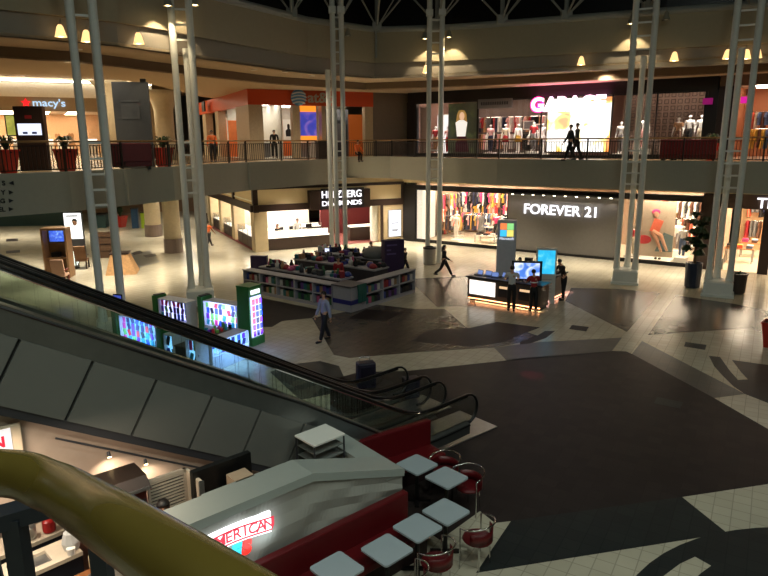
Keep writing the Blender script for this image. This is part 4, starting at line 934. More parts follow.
# shops beyond on the right
shell(SR, 18.3, 26, 6, UF, 9.3, M('upper_next_wall', (180, 120, 80), .7), SHOPF, sides=(1, 1))
panels(SR, 18.6, 25, .5, 5.5, 9.3, 4, 3, 'ceiling panel inside the upper shop at the far right', size=(.9, .4), mat=EM('upper_panel_glow', (255, 226, 206), 15))
fbox(SR, 'trim_header', 17.8, 26, -.05, .3, 9.1, 9.64, TAUPE, struct=True)
fbox(SR, 'wall_pilaster', 17.8, 18.5, -.08, .3, UF, 9.1, DKBR, struct=True)
for i, s in enumerate((17.4, 19.05)):
    t = thing('blade_sign', ['left', 'right'][i] + ' small magenta blade sign near the ladder column by the potted tree', 'sign', SR.w(s, -.5, 8.2), SR.ang); MB().b6(-.22, .22, -.05, .05, .05, .35).build('board', EM('magenta_sign_' + 'ab'[i], (240, 30, 170), .8 if i else .22), t); MB().cyl((0, 0, .42), (0, 0, .7), .02).build('stem', IRON, t)
rail_of_clothes(SR, 18.8, 21, 4.6, 8.0, 12, 'in the upper shop at the far right', stand=False, label='upper wall rail of clothes in the upper shop at the far right', zf=UF, pal=['mustard', 'coral', 'cream', 'denim', 'brown'])
rail_of_clothes(SR, 18.8, 21, 3.6, 7.1, 12, 'in the upper shop at the far right', label='floor rail of clothes in the upper shop at the far right', zf=UF, pal=['mustard', 'coral', 'cream', 'denim', 'brown'])
# ================================================================ upper left: the department store and the balcony furniture
MF = Fr((-33.5, 55), (.88, .475))
DW = M('department_store_beige', (170, 146, 112), .7)
fbox(MF, 'wall_store_header', -20, 14, 0, .4, 9.3, 10.45, DW, struct=True)
fbox(MF, 'wall_store_cove', -20, 14, .3, .5, 10.45, 12.0, M('cove_white', (232, 224, 206), .7), struct=True)
cv = thing('cove_light', 'long warm white cove light above the department store sign', 'light', MF.w(0, .1, 11.75), MF.ang); MB().b6(-20, 14, 0, .12, 0, .12).build('tube', EM('cove_glow', (255, 244, 222), 14), cv); MB().b6(-20, 14, .12, .18, -.05, .2).build('tray', WHITE, cv)
fbox(MF, 'wall_store_back', -20, 14, 9, 9.2, UF, 9.5, M('store_peach', (224, 188, 152), .7), struct=True)
fbox(MF, 'ceiling_shop', -20, 14, .3, 9, 9.35, 9.45, SHOPW, struct=True)
fbox(MF, 'wall_store_side', 9.2, 14, 0, .4, UF, 9.3, DW, struct=True)
panels(MF, -8, 9, .8, 8.5, 9.35, 6, 4, 'ceiling panel inside the department store', size=(1.4, .5), mat=EM('store_panel_glow', (255, 220, 176), 22))
sg = thing('shop_sign', 'red star and pale blue lettering on the beige store header', 'sign', MF.w(5.1, -.1, 9.95), MF.ang)
st = [(math.cos(PI / 2 + k * PI / 5) * (.4 if k % 2 == 0 else .2), math.sin(PI / 2 + k * PI / 5) * (.4 if k % 2 == 0 else .2)) for k in range(10)]
MB().loft([(x - 1.45, -.08, z) for x, z in st], [(x - 1.45, 0, z) for x, z in st]).build('star', EM('red_star', (255, 30, 40), 1.1), sg)
text('lettering', "macy's", .85, EM('pale_blue_letter', (190, 220, 250), 1.1), sg, (.3, -.03, 0), ext=.05, bold=.01, width=2.5)
for i in range(9):
    c = thing('display_counter', 'white display counter inside the department store', 'counter', MF.w(-6 + i * 1.8, 1.5 + (i * 7 % 5), UF), MF.ang, 'display counters inside the department store')
    MB().b6(-.7, .7, -.3, .3, 0, 1.0).build('cabinet', WHITE, c); MB().b6(-.7, .7, -.3, .3, 1.0, 1.35).build('glass_case', CASEW, c)
for i in range(14): garment(random.choice((TOP, DRS)), random.choice(['coral', 'cream', 'black', 'red', 'tan', 'white']), MF.w(-5 + i * 1.0, 3 + (i * 5 % 4), 7.5), MF.ang, 'inside the department store', 1.25)
fp = thing('store_picture', 'green and yellow lit picture inside the department store entrance', 'picture', MF.w(2.6, .5, 7.2), MF.ang); MB().b6(-.7, .7, 0, .1, 0, 1.8).build('frame', BLACK, fp); MB().b6(-.6, .6, -.02, 0, .1, 1.7).build('picture', EMP('green_yellow_picture', [(0, (60, 90, 40)), (.5, (170, 170, 60)), (1, (240, 220, 140))], .9), fp)
# white columns at the hall mouth
def round_column(p, r, z0, z1, label_kind, flare=True):
    b = MB(); b.lathe([(r, z0), (r, z1 - 1.2), (r * 1.15, z1 - .8), (r * 1.5, z1 - .3), (r * 2.1, z1)] if flare else [(r, z0), (r, z1)], n=20); return S(b.build('column_' + label_kind, M('hall_column_cream', (206, 192, 164), .6), None, (p[0], p[1], 0), smooth=True))
q = at(113, 130, 45); round_column((q.x, q.y), .6, UF, 10.6, 'hall')
q = at(165, 130, 40); round_column((q.x, q.y), .55, UF, 9.6, 'hall')
# tall grey banner, brown directory pylon, planters, benches
q = at(135, 140, 26.2)
t = thing('grey_banner_pylon', 'tall slate grey directory slab standing behind the left red bench', 'sign', (q.x, q.y, UF), .15)
MB().b6(-.68, .68, -.08, .08, 0, 3.3, .015).build('slab', M('slate_grey_slab', (74, 76, 80), .5), t); MB().b6(-.4, .3, -.09, -.08, 1.9, 2.45).build('map_panel', M('slate_panel', (86, 88, 92), .4), t); MB().b6(-.4, .3, -.09, -.08, 2.55, 2.62).build('title_line', M('slate_panel', (86, 88, 92), .4), t); MB().b6(.4, .6, -.1, .1, 3.3, 3.42).build('top_bracket', BLACK, t)
q = at(34, 150, 25.0)
t = thing('information_pylon', 'dark brown pylon with a white screen behind the left balustrade', 'sign', (q.x, q.y, UF), .1)
MB().b6(-.52, .52, -.15, .15, 0, 2.35, .01).build('body', DKBR, t); MB().b6(-.42, .42, -.17, -.15, 1.3, 1.72).build('display', EM('white_screen', (226, 232, 255), 1.25), t); MB().b6(-.12, .12, -.17, -.15, 1.9, 2.02).build('red_mark', REDC, t); MB().b6(-.25, -.08, -.18, -.17, 1.34, 1.42).b6(.08, .25, -.18, -.17, 1.34, 1.42).build('screen_icons', M('icon_blue', (70, 90, 170), .4), t)
def leafy(b, c, n, r, h, w=.05, droop=.35):
    for i in range(n):
        a = random.uniform(0, 2 * PI); R = r * random.uniform(.5, 1); H = h * random.uniform(.6, 1)
        d = Vector((math.cos(a), math.sin(a), 0)); s = Vector((-math.sin(a), math.cos(a), 0)) * w / 2
        p0 = Vector(c); p1 = p0 + d * R * .45 + Vector((0, 0, H)); p2 = p0 + d * R + Vector((0, 0, H * (1 - droop)))
        vs = [b.bm.verts.new(x) for x in (p0 - s, p0 + s, p1 + s * 1.2, p1 - s * 1.2)]; b.bm.faces.new(vs)
        v5 = b.bm.verts.new(p2); b.bm.faces.new((vs[3], vs[2], v5))
    return b
REDP = M('glossy_red_planter', (170, 42, 30), .3)
def planter(p, label, w=.36, h=.75, z=UF, plant=True, mat=REDP, r=.6, ph=.55):
    t = thing('planter', label, 'planter', (p[0], p[1], z), random.uniform(0, .5))
    MB().lathe([(w * .62, 0), (w * .98, h - .06), (w * 1.06, h - .06), (w * 1.06, h), (w * .94, h), (w * .9, h - .08), (.01, h - .09)], n=4).build('pot', mat, t)
    MB().cyl((0, 0, h - .12), (0, 0, h - .07), w * .72, n=8).build('soil', SOIL, t)
    leafy(MB(), (0, 0, h - .08), 46, r, ph).build('leaves', LEAF, t)
    return t
for u, Y, lb in ((65, 23.6, 'red tapered planter left of the leftmost ladder column'), (163, 26.6, 'red tapered planter right of the left red bench'), (6, 22.5, 'planter with dark foliage at the far left edge of the balcony'), (712, 31.0, 'planter with a dark shrub at the right end of the right red bench')):
    q = at(u, 150, Y); planter(q, lb, .42, .8)
def bench(p, rz, w, label):
    t = thing('bench', label, 'bench', (p[0], p[1], UF), rz)
    MB().b6(-w / 2, w / 2, -.35, .35, .12, .46, .03).build('seat', REDV, t); MB().b6(-w / 2, w / 2, -.42, -.28, .3, .98, .03).build('backrest', REDV, t)
    for x in (-w / 2 + .1, w / 2 - .1): MB().b6(x - .05, x + .05, -.3, .3, 0, .12).build('leg', BLACK, t)
q = at(128, 155, 24.9); bench(q, .5, 1.6, 'dark red bench behind the left balustrade below the slate slab')
q = at(689, 150, 30.6); bench(q, SR.ang, 2.4, 'dark red bench behind the right balustrade before the patterned screen')
q = at(672, 140, 31.6); person('person', 'person with dark hair seated on the right red bench, seen from behind', (q.x, q.y, UF - .35), SR.ang + 2.9, 1.6, BLKC, BLKC, leg=((80, 80), (80, 80)), arm=((10, 8, 20), (10, 8, 20)), sit=False)
q = at(357, 150, 42.0)
person('person', 'person in dark clothes with an orange bag sitting by the balcony corner rail', (q.x, q.y, UF - .3), .6, 1.65, ORNG, BLKC, hair=HAIRD, leg=((75, 80), (70, 80)), arm=((20, 8, 40), (20, 8, 30)), lean=10)
q = at(212, 143, 34); person('person', 'person in orange standing before the side window of the phone shop', (q.x, q.y, UF), .4, 1.6, ORNG, BLKC, **STAND)
q = at(262, 140, 41.5); person('person', 'customer in dark clothes at the left window of the phone shop', (*HF.w(1.7, 1.0)[:2], UF + .02), .4, 1.7, BLKC, BLKC, **STAND)
person('person', 'shop worker in navy inside the phone shop beside the right display table', (*HF.w(4.3, 2.6)[:2], UF + .02), .6, 1.72, NAVY, BLKC, **STAND)
bx = thing('bin', 'dark square litter bin beside the balcony corner post', 'bin', (*at(322, 150, 36.5)[:2], UF), .4); MB().b6(-.3, .3, -.3, .3, 0, .95, .02).build('body', DKBR, bx); MB().b6(-.32, .32, -.32, .32, .95, 1.02).build('lid', BLACK, bx)
# way-finding on the balcony edge
WF = Fr(FAS[0], (FAS[1][0] - FAS[0][0], FAS[1][1] - FAS[0][1]))
wf = thing('wayfinding_lettering', 'black wayfinding letters and arrows at the left end of the balcony edge', 'sign', WF.w(0, -.03, 0), WF.ang)
INK = M('sign_ink_black', (18, 18, 18), .5)
for k, (w, v, left) in enumerate((('S', 183, 1), ('Y', 192.2, 0), ('NG', 200.6, 0), ('EL', 209, 0))):
    s, z = WF.px(11, v); s2, _ = WF.px(5, v)
    text('lettering', w, .2, INK, wf, (s2, 0, z), ext=.006, bold=.006, align='RIGHT')
    sx = -1 if left else 1
    MB().loft([(s - .07 * sx, -.006, z + .07), (s - .07 * sx, -.006, z - .07), (s + .07 * sx, -.006, z)], [(s - .07 * sx, .006, z + .07), (s - .07 * sx, .006, z - .07), (s + .07 * sx, .006, z)]).build('arrow', INK, wf)
# ================================================================ ground floor hall at the left
for u, v, r, lbl in ((154, 238, .55, 'near'), (174, 254, .5, 'near')):
    g = gnd(u, v - 2); round_column(g, r, .85, Z0, 'ground', False); S(MB().lathe([(r * 1.12, 0), (r * 1.12, .85), (r, .85)], n=20).build('trim_column_base', M('column_base_taupe', (128, 112, 104), .5), None, (g.x, g.y, 0)))
HW = Fr((-45, 60), (1, .12))
fbox(HW, 'wall_hall_back', -15, 40, 0, .3, 0, Z0, M('hall_end_wall', (150, 120, 92), .7), struct=True)
S(MB().b6(-60.2, -60, -6, 90, 0, 18).build('wall_left', PAINT)); S(MB().b6(-60, 45, 90, 90.2, 0, 18).build('wall_far', PAINT)); S(MB().b6(45, 45.2, -6, 90, 0, 18).build('wall_right', PAINT))
for i, x in enumerate((-40, -33, -27, -21, -16)):
    for y in (34, 46):
        area('hall_ceiling_light', (x, y, 4.25), 1.2, 190, (1, .9, .72), spread=2.2)
        t = thing('recessed_downlight', 'square recessed light in the ground hall ceiling', 'downlight', (x, y, 4.28), 0, 'ground hall ceiling lights'); MB().b6(-.3, .3, -.3, .3, 0, .02).build('diffuser', DGLOW, t)
for x, y in ((-13, 30), (-9.5, 34), (-13, 40)): area('walkway_light', (x, y, 4.25), 1.0, 190, (1, .89, .7), spread=1.9)
for s in (3.0, 8, 12.5, 17): area('walkway_light', SR.w(s, -2.6, 4.25), .9, 120, (1, .87, .68), spread=1.7)
for s in (2, 5.5, 9): area('walkway_light', HF.w(s, -1.5, 4.25), .9, 120, (1, .88, .7), spread=1.7)
for x, y in ((-22, 33), (-17, 40), (-28, 45), (-19, 50)): area('upper_hall_light', (x, y, 11.8), 1.6, 420, (1, .86, .62))  # unseen lights added to brighten the dark upper hall
for i, (x, y) in enumerate(((-22, 33), (-17, 40), (-28, 45), (-19, 50))):
    t = thing('recessed_downlight', 'square light added unseen in the upper hall ceiling', 'downlight', (x, y, 11.9), 0, 'lights added in the upper hall ceiling'); MB().b6(-.8, .8, -.8, .8, 0, .05).build('diffuser', DGLOW, t)
teal = M('hall_teal', (34, 66, 66), .5)
for i, (u, v, w, h, m, n, lab) in enumerate(((100, 227, 1.2, 1.0, teal, 'storage_box', 'dark teal box at the end of the ground hall'), (136, 228, .5, 1.5, M('deep_blue_bin', (24, 62, 96), .4), 'bin', 'tall blue bin at the end of the ground hall'), (145, 228, .45, 1.2, M('lime_bin', (150, 180, 40), .4), 'bin', 'lime green bin beside the tall blue bin'))):
    g = gnd(u, v); t = thing(n, lab, n.split('_')[-1], (g.x, g.y, 0), .2); MB().b6(-w / 2, w / 2, -w / 2, w / 2, 0, h, .02).build('body', m, t); MB().b6(-w / 2 - .02, w / 2 + .02, -w / 2 - .02, w / 2 + .02, h, h + .08).build('lid', BLACK, t)
g = gnd(121, 227); planter(g, 'red planter with a dark plant at the end of the ground hall', .6, .9, 0, r=.7, ph=.8)
g = gnd(20, 230); t = thing('store_front_counter', 'long dark teal shop counter at the far left end of the ground hall', 'counter', (g.x - 1, g.y + 3, 0), .1); MB().b6(-4, 4, -.5, .5, 0, 1.1).build('cabinet', teal, t); MB().b6(-4.1, 4.1, -.6, .6, 1.1, 1.2).build('top', DGREY, t)
for i in range(5):
    j = tag(MB().lathe([(.15, 0), (.2, .2), (.12, .35)], n=10).build('jar', STEEL, None, (g.x - 4 + i * 1.4, g.y + 3, 1.205)), 'steel jar on the dark teal shop counter at the end of the hall', 'jar', 'jars on the dark teal counter')
# massage-type stall: wooden cabinet with a screen, chairs, lit poster stand, rug-covered stand
WOODC = M('caramel_wood', (166, 128, 92), .5, var=.2, scale=8)
g = gnd(55, 279)
t = thing('screen_cabinet', 'tall caramel wood cabinet with a blue screen in the ground hall', 'cabinet', (g.x, g.y + .6, 0), .1)
MB().b6(-.6, -.5, -.35, .35, 0, 2.4).b6(.5, .6, -.35, .35, 0, 2.4).build('side_panel', WOODC, t); MB().b6(-.5, .5, .25, .35, 0, 2.4).build('back_panel', M('tan_panel', (150, 116, 80), .6), t); MB().b6(-.6, .6, -.35, .35, 2.4, 2.5).build('top', WOODC, t)
MB().b6(-.42, .42, .15, .25, 1.72, 2.37).build('screen_bezel', BLACK, t); MB().b6(-.38, .38, .13, .15, 1.77, 2.32).build('display', EMP('blue_tv', [(0, (20, 30, 90)), (.5, (60, 100, 220)), (.7, (150, 190, 255)), (1, (240, 240, 255))], 1.2, 4), t)
MB().b6(-.45, .45, -.2, .25, .95, 1.02).build('shelf', WOODC, t); MB().b6(-.3, .1, -.1, .15, 1.02, 1.25).build('black_box', BLACK, t)
def hall_chair(p, rz, label, seat, frame):
    t = thing('stall_chair', label, 'chair', p, rz)
    MB().b6(-.3, .3, -.3, .3, .4, .52, .03).build('seat', seat, t); MB().box((0, .3, .85), (.58, .1, .8), mt=Matrix.Rotation(-.2, 4, 'X')).build('backrest', seat, t)
    for x in (-.26, .26):
        for y in (-.26, .26): MB().b6(x - .03, x + .03, y - .03, y + .03, 0, .4).build('leg', frame, t)
        MB().b6(x - .03, x + .03, -.3, .3, .68, .73).build('armrest', frame, t)
g = gnd(60, 284); hall_chair((g.x + .1, g.y, 0), PI + .1, 'red framed chair with a pale cushion in front of the caramel cabinet', M('pale_cushion', (186, 150, 130), .8), M('red_brown_wood', (110, 46, 34), .5))
g = gnd(83, 268); hall_chair((g.x, g.y, 0), PI + .2, 'brown upholstered chair beside the lit poster stand', M('brown_upholstery', (112, 82, 58), .8), DKBR)
g = gnd(77.5, 258)
t = thing('lit_poster', 'white backlit poster stand in the ground hall beside the leftmost ladder column', 'poster', (g.x, g.y, 0), .1)
MB().b6(-.52, .52, -.08, .08, 0, 2.75, .01).build('frame', DGREY, t); MB().b6(-.48, .48, -.1, -.08, 1.15, 2.65).build('lit_face', EM('poster_white_bright', (250, 252, 250), 1.6), t); MB().ball((.1, -.1, 2.1), (.13, .015, .18), 12).build('printed_face', SKIN, t); MB().ball((.1, -.098, 2.2), (.15, .015, .13), 12).build('printed_hair', HAIRD, t); MB().b6(-.35, .3, -.105, -.1, 2.45, 2.52).build('print_line', GREY, t)
t2 = thing('lit_lamp', 'small white glowing pedestal between the chairs of the ground hall stall', 'lamp', (*gnd(76, 268)[:2], 0), 0); MB().lathe([(.2, 0), (.2, .1), (.08, .15)], n=12).build('base', DGREY, t2); MB().lathe([(.08, .15), (.16, .3), (.16, .8), (.1, .9)], n=12).build('shade', EM('pedestal_glow', (240, 255, 240), 1.6), t2)
g = gnd(118, 276)
t = thing('patterned_stand', 'low tan patterned stand behind the leftmost ladder column', 'stand', (g.x - .1, g.y + .9, 0), .25); MB().loft([(-.75, -.7, 0), (.75, -.7, 0), (.75, .7, 0), (-.75, .7, 0)], [(-.5, -.3, 1.0), (.35, -.3, 1.0), (.35, .5, 1.0), (-.5, .5, 1.0)]).build('body', M('tan_pattern', (196, 150, 100), .7, var=.4, scale=9), t); MB().b6(-.55, .4, -.35, .55, 1.0, 1.06).build('top', DKBR, t)
g = gnd(97, 262); t = thing('shelf_cabinet', 'dark brown shelf unit behind the leftmost ladder column', 'cabinet', (g.x, g.y + 1.5, 0), .1); MB().b6(-.5, .5, -.2, .2, 0, 1.5).build('body', M('cocoa_wood', (92, 66, 46), .6), t)
for z in (.4, .8, 1.2): MB().b6(-.45, .45, -.24, -.2, z, z + .04).build('shelf', DKBR, t)
# ================================================================ escalators
EA = math.radians(40); EL, ES_ = 1.7, .577
NW = Vector((1.97, 13.6, 0))
def sp(t, k=.22): return k * math.log1p(math.exp(t / k)) if t / k < 30 else t
def od(x): return .5 + .16 * min(1, max(0, (x + 4.5) / 2.6))
def zr(x): return min(.98 + ES_ * sp(-EL - x) + .045 * max(0, x + EL), UF + .98)
XS = [-14.2, -13, -12.2, -11.7, -11.2, -10] + [-9.5 + .5 * i for i in range(12)] + [-3.4 + .15 * i for i in range(16)] + [-.9, -.5, -.15]
CLAD = M('escalator_grey_cladding', (112, 113, 108), .4, metal=.15, var=.03); DECK = M('escalator_deck_steel', (120, 122, 120), .3, metal=.8)
STEPM = M('escalator_step_metal', (72, 72, 74), .45, metal=.6)
def escalator(y0, w, label, clad):
    e = thing('escalator', label, 'escalator', NW, EA)
    for side, y in (('near', y0), ('far', y0 + w)):
        path = [Vector((x, y, zr(x))) for x in XS] + [Vector((-.15 + .33 * math.sin(a), y, zr(-.15) - .35 + .35 * math.cos(a))) for a in [PI * k / 8 for k in range(1, 9)]] + [Vector((-.3, y, .36))]
        MB().tube(path, .037, 8, sect=[(math.cos(a) * 1.0, math.sin(a) * .75) for a in [2 * PI * k / 8 for k in range(8)]]).build('handrail', RUBBER, e, smooth=True)
        MB().tube([p - Vector((0, 0, .05)) for p in path[:len(XS)]], .02, 6).build('handrail_track', CHROME, e)
        b = MB(); up = [p - Vector((0, 0, .06)) for p in path[:-1]]; lo = [Vector((x, y, zr(x) - od(x) - .02 - (0 if side == 'near' and clad else .2))) for x in XS] + [Vector((-.15, y, .36))] * (len(up) - len(XS))
        for i in range(len(XS) - 1):
            b.loft([up[i] + Vector((0, -.006, 0)), up[i + 1] + Vector((0, -.006, 0)), lo[i + 1] + Vector((0, -.006, 0)), lo[i] + Vector((0, -.006, 0))], [up[i] + Vector((0, .006, 0)), up[i + 1] + Vector((0, .006, 0)), lo[i + 1] + Vector((0, .006, 0)), lo[i] + Vector((0, .006, 0))])
        fan = [up[j] for j in range(len(XS) - 1, len(up))]; base = lo[len(XS) - 1]
        b.loft([p + Vector((0, -.006, 0)) for p in fan + [base]], [p + Vector((0, .006, 0)) for p in fan + [base]])
        b.build('glass_balustrade', GLASS('balustrade_glass', (250, 254, 252), .06), e)
        d = MB(); sk = 0 if side == 'near' and clad else .2
        ys = (y - .1, y + .06) if side == 'near' else (y - .06, y + .1)
        for x0, x1 in zip(XS, XS[1:]):
            d.loft([(x0, ys[0], zr(x0) - od(x0) - sk), (x1, ys[0], zr(x1) - od(x1) - sk), (x1, ys[0], zr(x1) - .9), (x0, ys[0], zr(x0) - .9)], [(x0, ys[1], zr(x0) - od(x0) + .02 - sk), (x1, ys[1], zr(x1) - od(x1) + .02 - sk), (x1, ys[1], zr(x1) - .9), (x0, ys[1], zr(x0) - .9)])
        d.build('deck', DECK, e)
        k = MB(); yy = ys[0] if side == 'near' else ys[1]
        k.tube([(x, yy, zr(x) - od(x) - .04 - sk) for x in XS], .02, 6); k.build('deck_trim', RUBBER, e)
    n = 0
    for i in range(30):
        x = -EL - .1 - i * .33; z = max(.02, zr(x) - .98 - .05)
        if z < UF: MB().b6(x - .2, x + .2, y0 + .1, y0 + w - .1, z - .19, z).build('step', STEPM, e)
    MB().b6(-1.9, .8, y0 - .1, y0 + w + .1, .0, .03).build('landing_plate', STEEL, e)
    # truss under the balustrades
    b = MB(); xs = [x for x in XS if x < -2.3]; prof = [(x, zr(x) - .9) for x in xs] + [(-2.0, .02)]; low = [(x - .44, max(.01, zr(x) - .9 - .86)) for x in reversed(xs) if zr(x) - 1.78 > .03]
    poly = prof + low
    b.loft([(x, y0 - .04, z) for x, z in poly], [(x, y0 + w + .06, z) for x, z in poly]); b.build('truss_body', M('truss_dark', (40, 40, 40), .6), e)
    if clad:
        sd = Vector((math.cos(math.atan(ES_)), 0, -math.sin(math.atan(ES_)))); pd = Vector((-.5, 0, -.866))
        for i in range(9):
            xt = -3.69 - .845 * i + .845; zt_ = zr(xt) - .9; g = .022
            a = Vector((xt, 0, zt_)) - sd * g; b_ = Vector((xt, 0, zt_)) - sd * (.976 - g)
            L = .87
            pts = [a, b_, b_ + pd * L, a + pd * L]
            lift = min(p.z for p in pts)
            if lift < .02: pts = [a, b_, b_ + pd * min(L, (b_.z - .02) / .866), a + pd * min(L, (a.z - .02) / .866)]
            MB().loft([p + Vector((0, y0 - .12, 0)) for p in pts], [p + Vector((0, y0 - .05, 0)) for p in pts]).build('cladding_panel', CLAD, e)
        pts = [Vector((x, 0, zr(x) - .9)) + pd * .87 for x in (-11.2, -3.6)]
        MB().loft([pts[0] + Vector((0, y0 - .1, 0)), pts[1] + Vector((0, y0 - .1, 0)), pts[1] + Vector((0, y0 - .1, -.14)), pts[0] + Vector((0, y0 - .1, -.14))], [pts[0] + Vector((0, y0 + w + .05, 0)), pts[1] + Vector((0, y0 + w + .05, 0)), pts[1] + Vector((0, y0 + w + .05, -.14)), pts[0] + Vector((0, y0 + w + .05, -.14))]).build('bottom_trim', DGREY, e)
    return e
escalator(0, 1.0, 'nearer escalator with grey cladding panels and a glass balustrade', True)
escalator(1.5, .86, 'farther escalator with a glass balustrade, behind the grey clad one', False)
def ew(x, y, z=0): c, s = math.cos(EA), math.sin(EA); return Vector((NW.x + x * c - y * s, NW.y + x * s + y * c, z))
# suitcase-like dark objects standing past the escalator foot
for u, v, h, w, lb in ((366, 391, .78, .5, 'dark purple wheeled suitcase standing beyond the escalator handrails'), (411, 401, .6, .42, 'small black litter bin between the escalator newel ends')):
    g = gnd(u, v); t = thing('suitcase' if h > .7 else 'bin', lb, 'suitcase' if h > .7 else 'bin', (g.x, g.y + .15, 0), .3)
    MB().b6(-w / 2, w / 2, -.16, .16, .06, h, .04).build('body', M('dark_violet_shell', (36, 30, 48), .4), t)
    MB().b6(-w / 2 + .06, w / 2 - .06, -.17, -.155, .15, h - .1, .005).build('front_panel', M('violet_black', (24, 20, 34), .35), t)
    for x in (-w / 2 + .08, w / 2 - .08): MB().cyl((x - .02, 0, .035), (x + .02, 0, .035), .035, n=10).build('wheel', BLACK, t)
    if h > .7: MB().tube([(-.14, .1, h), (-.14, .1, h + .1), (.14, .1, h + .1), (.14, .1, h)], .014, 6).build('pull_handle', CHROME, t)
# ================================================================ phone case stall
KG = M('stall_green', (46, 112, 52), .4); KW = M('stall_white_laminate', (206, 208, 220), .4); KB = M('stall_brown_top', (84, 72, 62), .4)
KF = Fr((-4.37, 20.26), (.866, -.5))
LED = EM('cool_led_back_panel', (186, 192, 255), 2.1); LEDC = EM('cyan_led_back_panel', (130, 190, 255), 2.0)
CASES = [M(n, c, .35) for n, c in (('case_violet', (110, 40, 170)), ('case_pink', (230, 70, 150)), ('case_blue', (40, 80, 200)), ('case_black', (20, 20, 30)), ('case_teal', (30, 150, 170)), ('case_red', (210, 40, 50)), ('case_white', (230, 230, 240)), ('case_navy', (30, 36, 90)), ('case_lime', (120, 190, 90)))]
PC = MB().b6(-.055, .055, -.02, 0, -.1, .1, .012).build('phone_case', CASES[0]); PCL = True
def stall_case(s0, s1, d, z0, z1, label, where, cols, rows, led=LED, turn=0, base=True, top=1.0):
    """lit display unit: cabinet, LED back, glass; phone cases hang in front of the LED panel. turn=0 faces -d"""
    rz = KF.ang + turn; w = s1 - s0
    c = KF.w((s0 + s1) / 2, d) if turn == 0 else KF.w(s0, d)
    t = thing('display_case', label, 'display case', (c.x, c.y, 0), rz)
    if base: MB().b6(-w / 2, w / 2, 0, .5, 0, z0).build('cabinet', KW, t)
    MB().b6(-w / 2, w / 2, .14, .5, z0, z1).build('case_body', KW, t)
    MB().b6(-w / 2 + .03, w / 2 - .03, .125, .14, z0 + .03, z1 - .03).build('lit_back', led, t)
    MB().b6(-w / 2, w / 2, 0, .5, z1, z1 + .03).b6(-w / 2, -w / 2 + .025, 0, .14, z0, z1).b6(w / 2 - .025, w / 2, 0, .14, z0, z1).build('case_frame', KW, t)
    global PCL
    R = Matrix.Rotation(rz, 4, 'Z')
    for i in range(cols):
        for j in range(rows):
            p = R @ Vector((-w / 2 + (i + .5) * w / cols + random.uniform(-.02, .02), .11, z0 + (j + .5) * (z1 - z0) / rows)) + Vector((c.x, c.y, 0))
            if PCL: o = PC; PCL = False
            else: o = PC.copy(); COL.objects.link(o)
            o.location = p; o.rotation_euler = (0, random.choice((0, 0, .3, -.3)), rz); m = random.choice(CASES); recolour(o, m)
            s_ = min(1.5, (z1 - z0) / rows / .205); o.scale = (min(1.25, w / cols / .14), 1, s_)
            n = m.name.split('_')[1]; tag(o, '%s phone case hanging on %s' % (n, where), 'phone case', '%s phone cases on %s' % (n, where))
    return t
def green_post(s, d, h, label, w=.22):
    p = KF.w(s, d); t = thing('stall_post', label, 'post', (p.x, p.y, 0), KF.ang); MB().b6(-w / 2, w / 2, 0, .5, 0, h, .01).build('panel', KG, t); MB().b6(-w / 2 + .03, w / 2 - .03, .05, .45, h, h + .04).build('cap', DGREY, t)
stall_case(-2.15, -.62, .05, .45, 1.28, 'long lit phone case display beside the tall green tower', 'the long lit display beside the green tower', 8, 4)
stall_case(-4.4, -3.0, .05, .4, 1.1, 'rear left lit phone case display near the ladder column plinth', 'the rear left lit display', 7, 3)
stall_case(-2.65, -1.05, -2.95, .42, 1.42, 'front left lit phone case display seen through the escalator glass', 'the front left lit display', 8, 5, LEDC)
stall_case(-.75, -.35, -2.95, .35, 1.1, 'narrow lit showcase in the middle of the stall front', 'the narrow middle showcase', 2, 2, LEDC)
stall_case(.15, .55, -2.95, .35, 1.1, 'narrow lit showcase at the right end of the stall front', 'the narrow right showcase', 2, 2, LEDC)
stall_case(.62, 2.2, -1.6, .45, .85, 'low lit showcase along the right side of the stall, under the brown counter top', 'the low right hand showcase', 7, 2, LEDC, turn=PI / 2)
for s, d, h, lb in ((-2.9, -2.95, 1.55, 'green post at the left end of the stall front'), (-.95, -2.95, 1.25, 'green post between the front left display and the middle showcase'), (-2.32, .05, 1.42, 'green post at the left of the long lit phone display'), (-4.6, .05, 1.2, 'green post at the far rear left of the stall')): green_post(s, d, h, lb)
p = KF.w(-.2, -1.3); t = thing('stall_counter', 'brown topped counter of the phone case stall with small goods', 'counter', (p.x, p.y, 0), KF.ang); MB().b6(-.25, .22, -.6, .5, 0, .8).build('cabinet', KB, t); MB().b6(-.3, .27, -.65, .55, .8, .85).build('counter_top', KB, t)
p = KF.w(-.15, -2.7); t = thing('stall_cabinet', 'dark low cabinet between the two narrow lit showcases', 'cabinet', (p.x, p.y, 0), KF.ang); MB().b6(-.18, .28, -.2, .2, 0, .8).build('cabinet', DGREY, t); MB().b6(-.2, .3, -.22, .22, .8, .84).build('top', KB, t)
for i in range(12):
    q = KF.w(-.3 + .2 * (i % 2), -1.85 + i * .09); o = tag(MB().b6(-.04, .04, -.05, .05, 0, random.uniform(.08, .2), .01).build('charger_box', random.choice(CASES), None, (q.x, q.y, .853), random.uniform(0, 1)), 'small box standing on the brown counter of the phone case stall', 'box', 'small boxes on the phone stall counter')
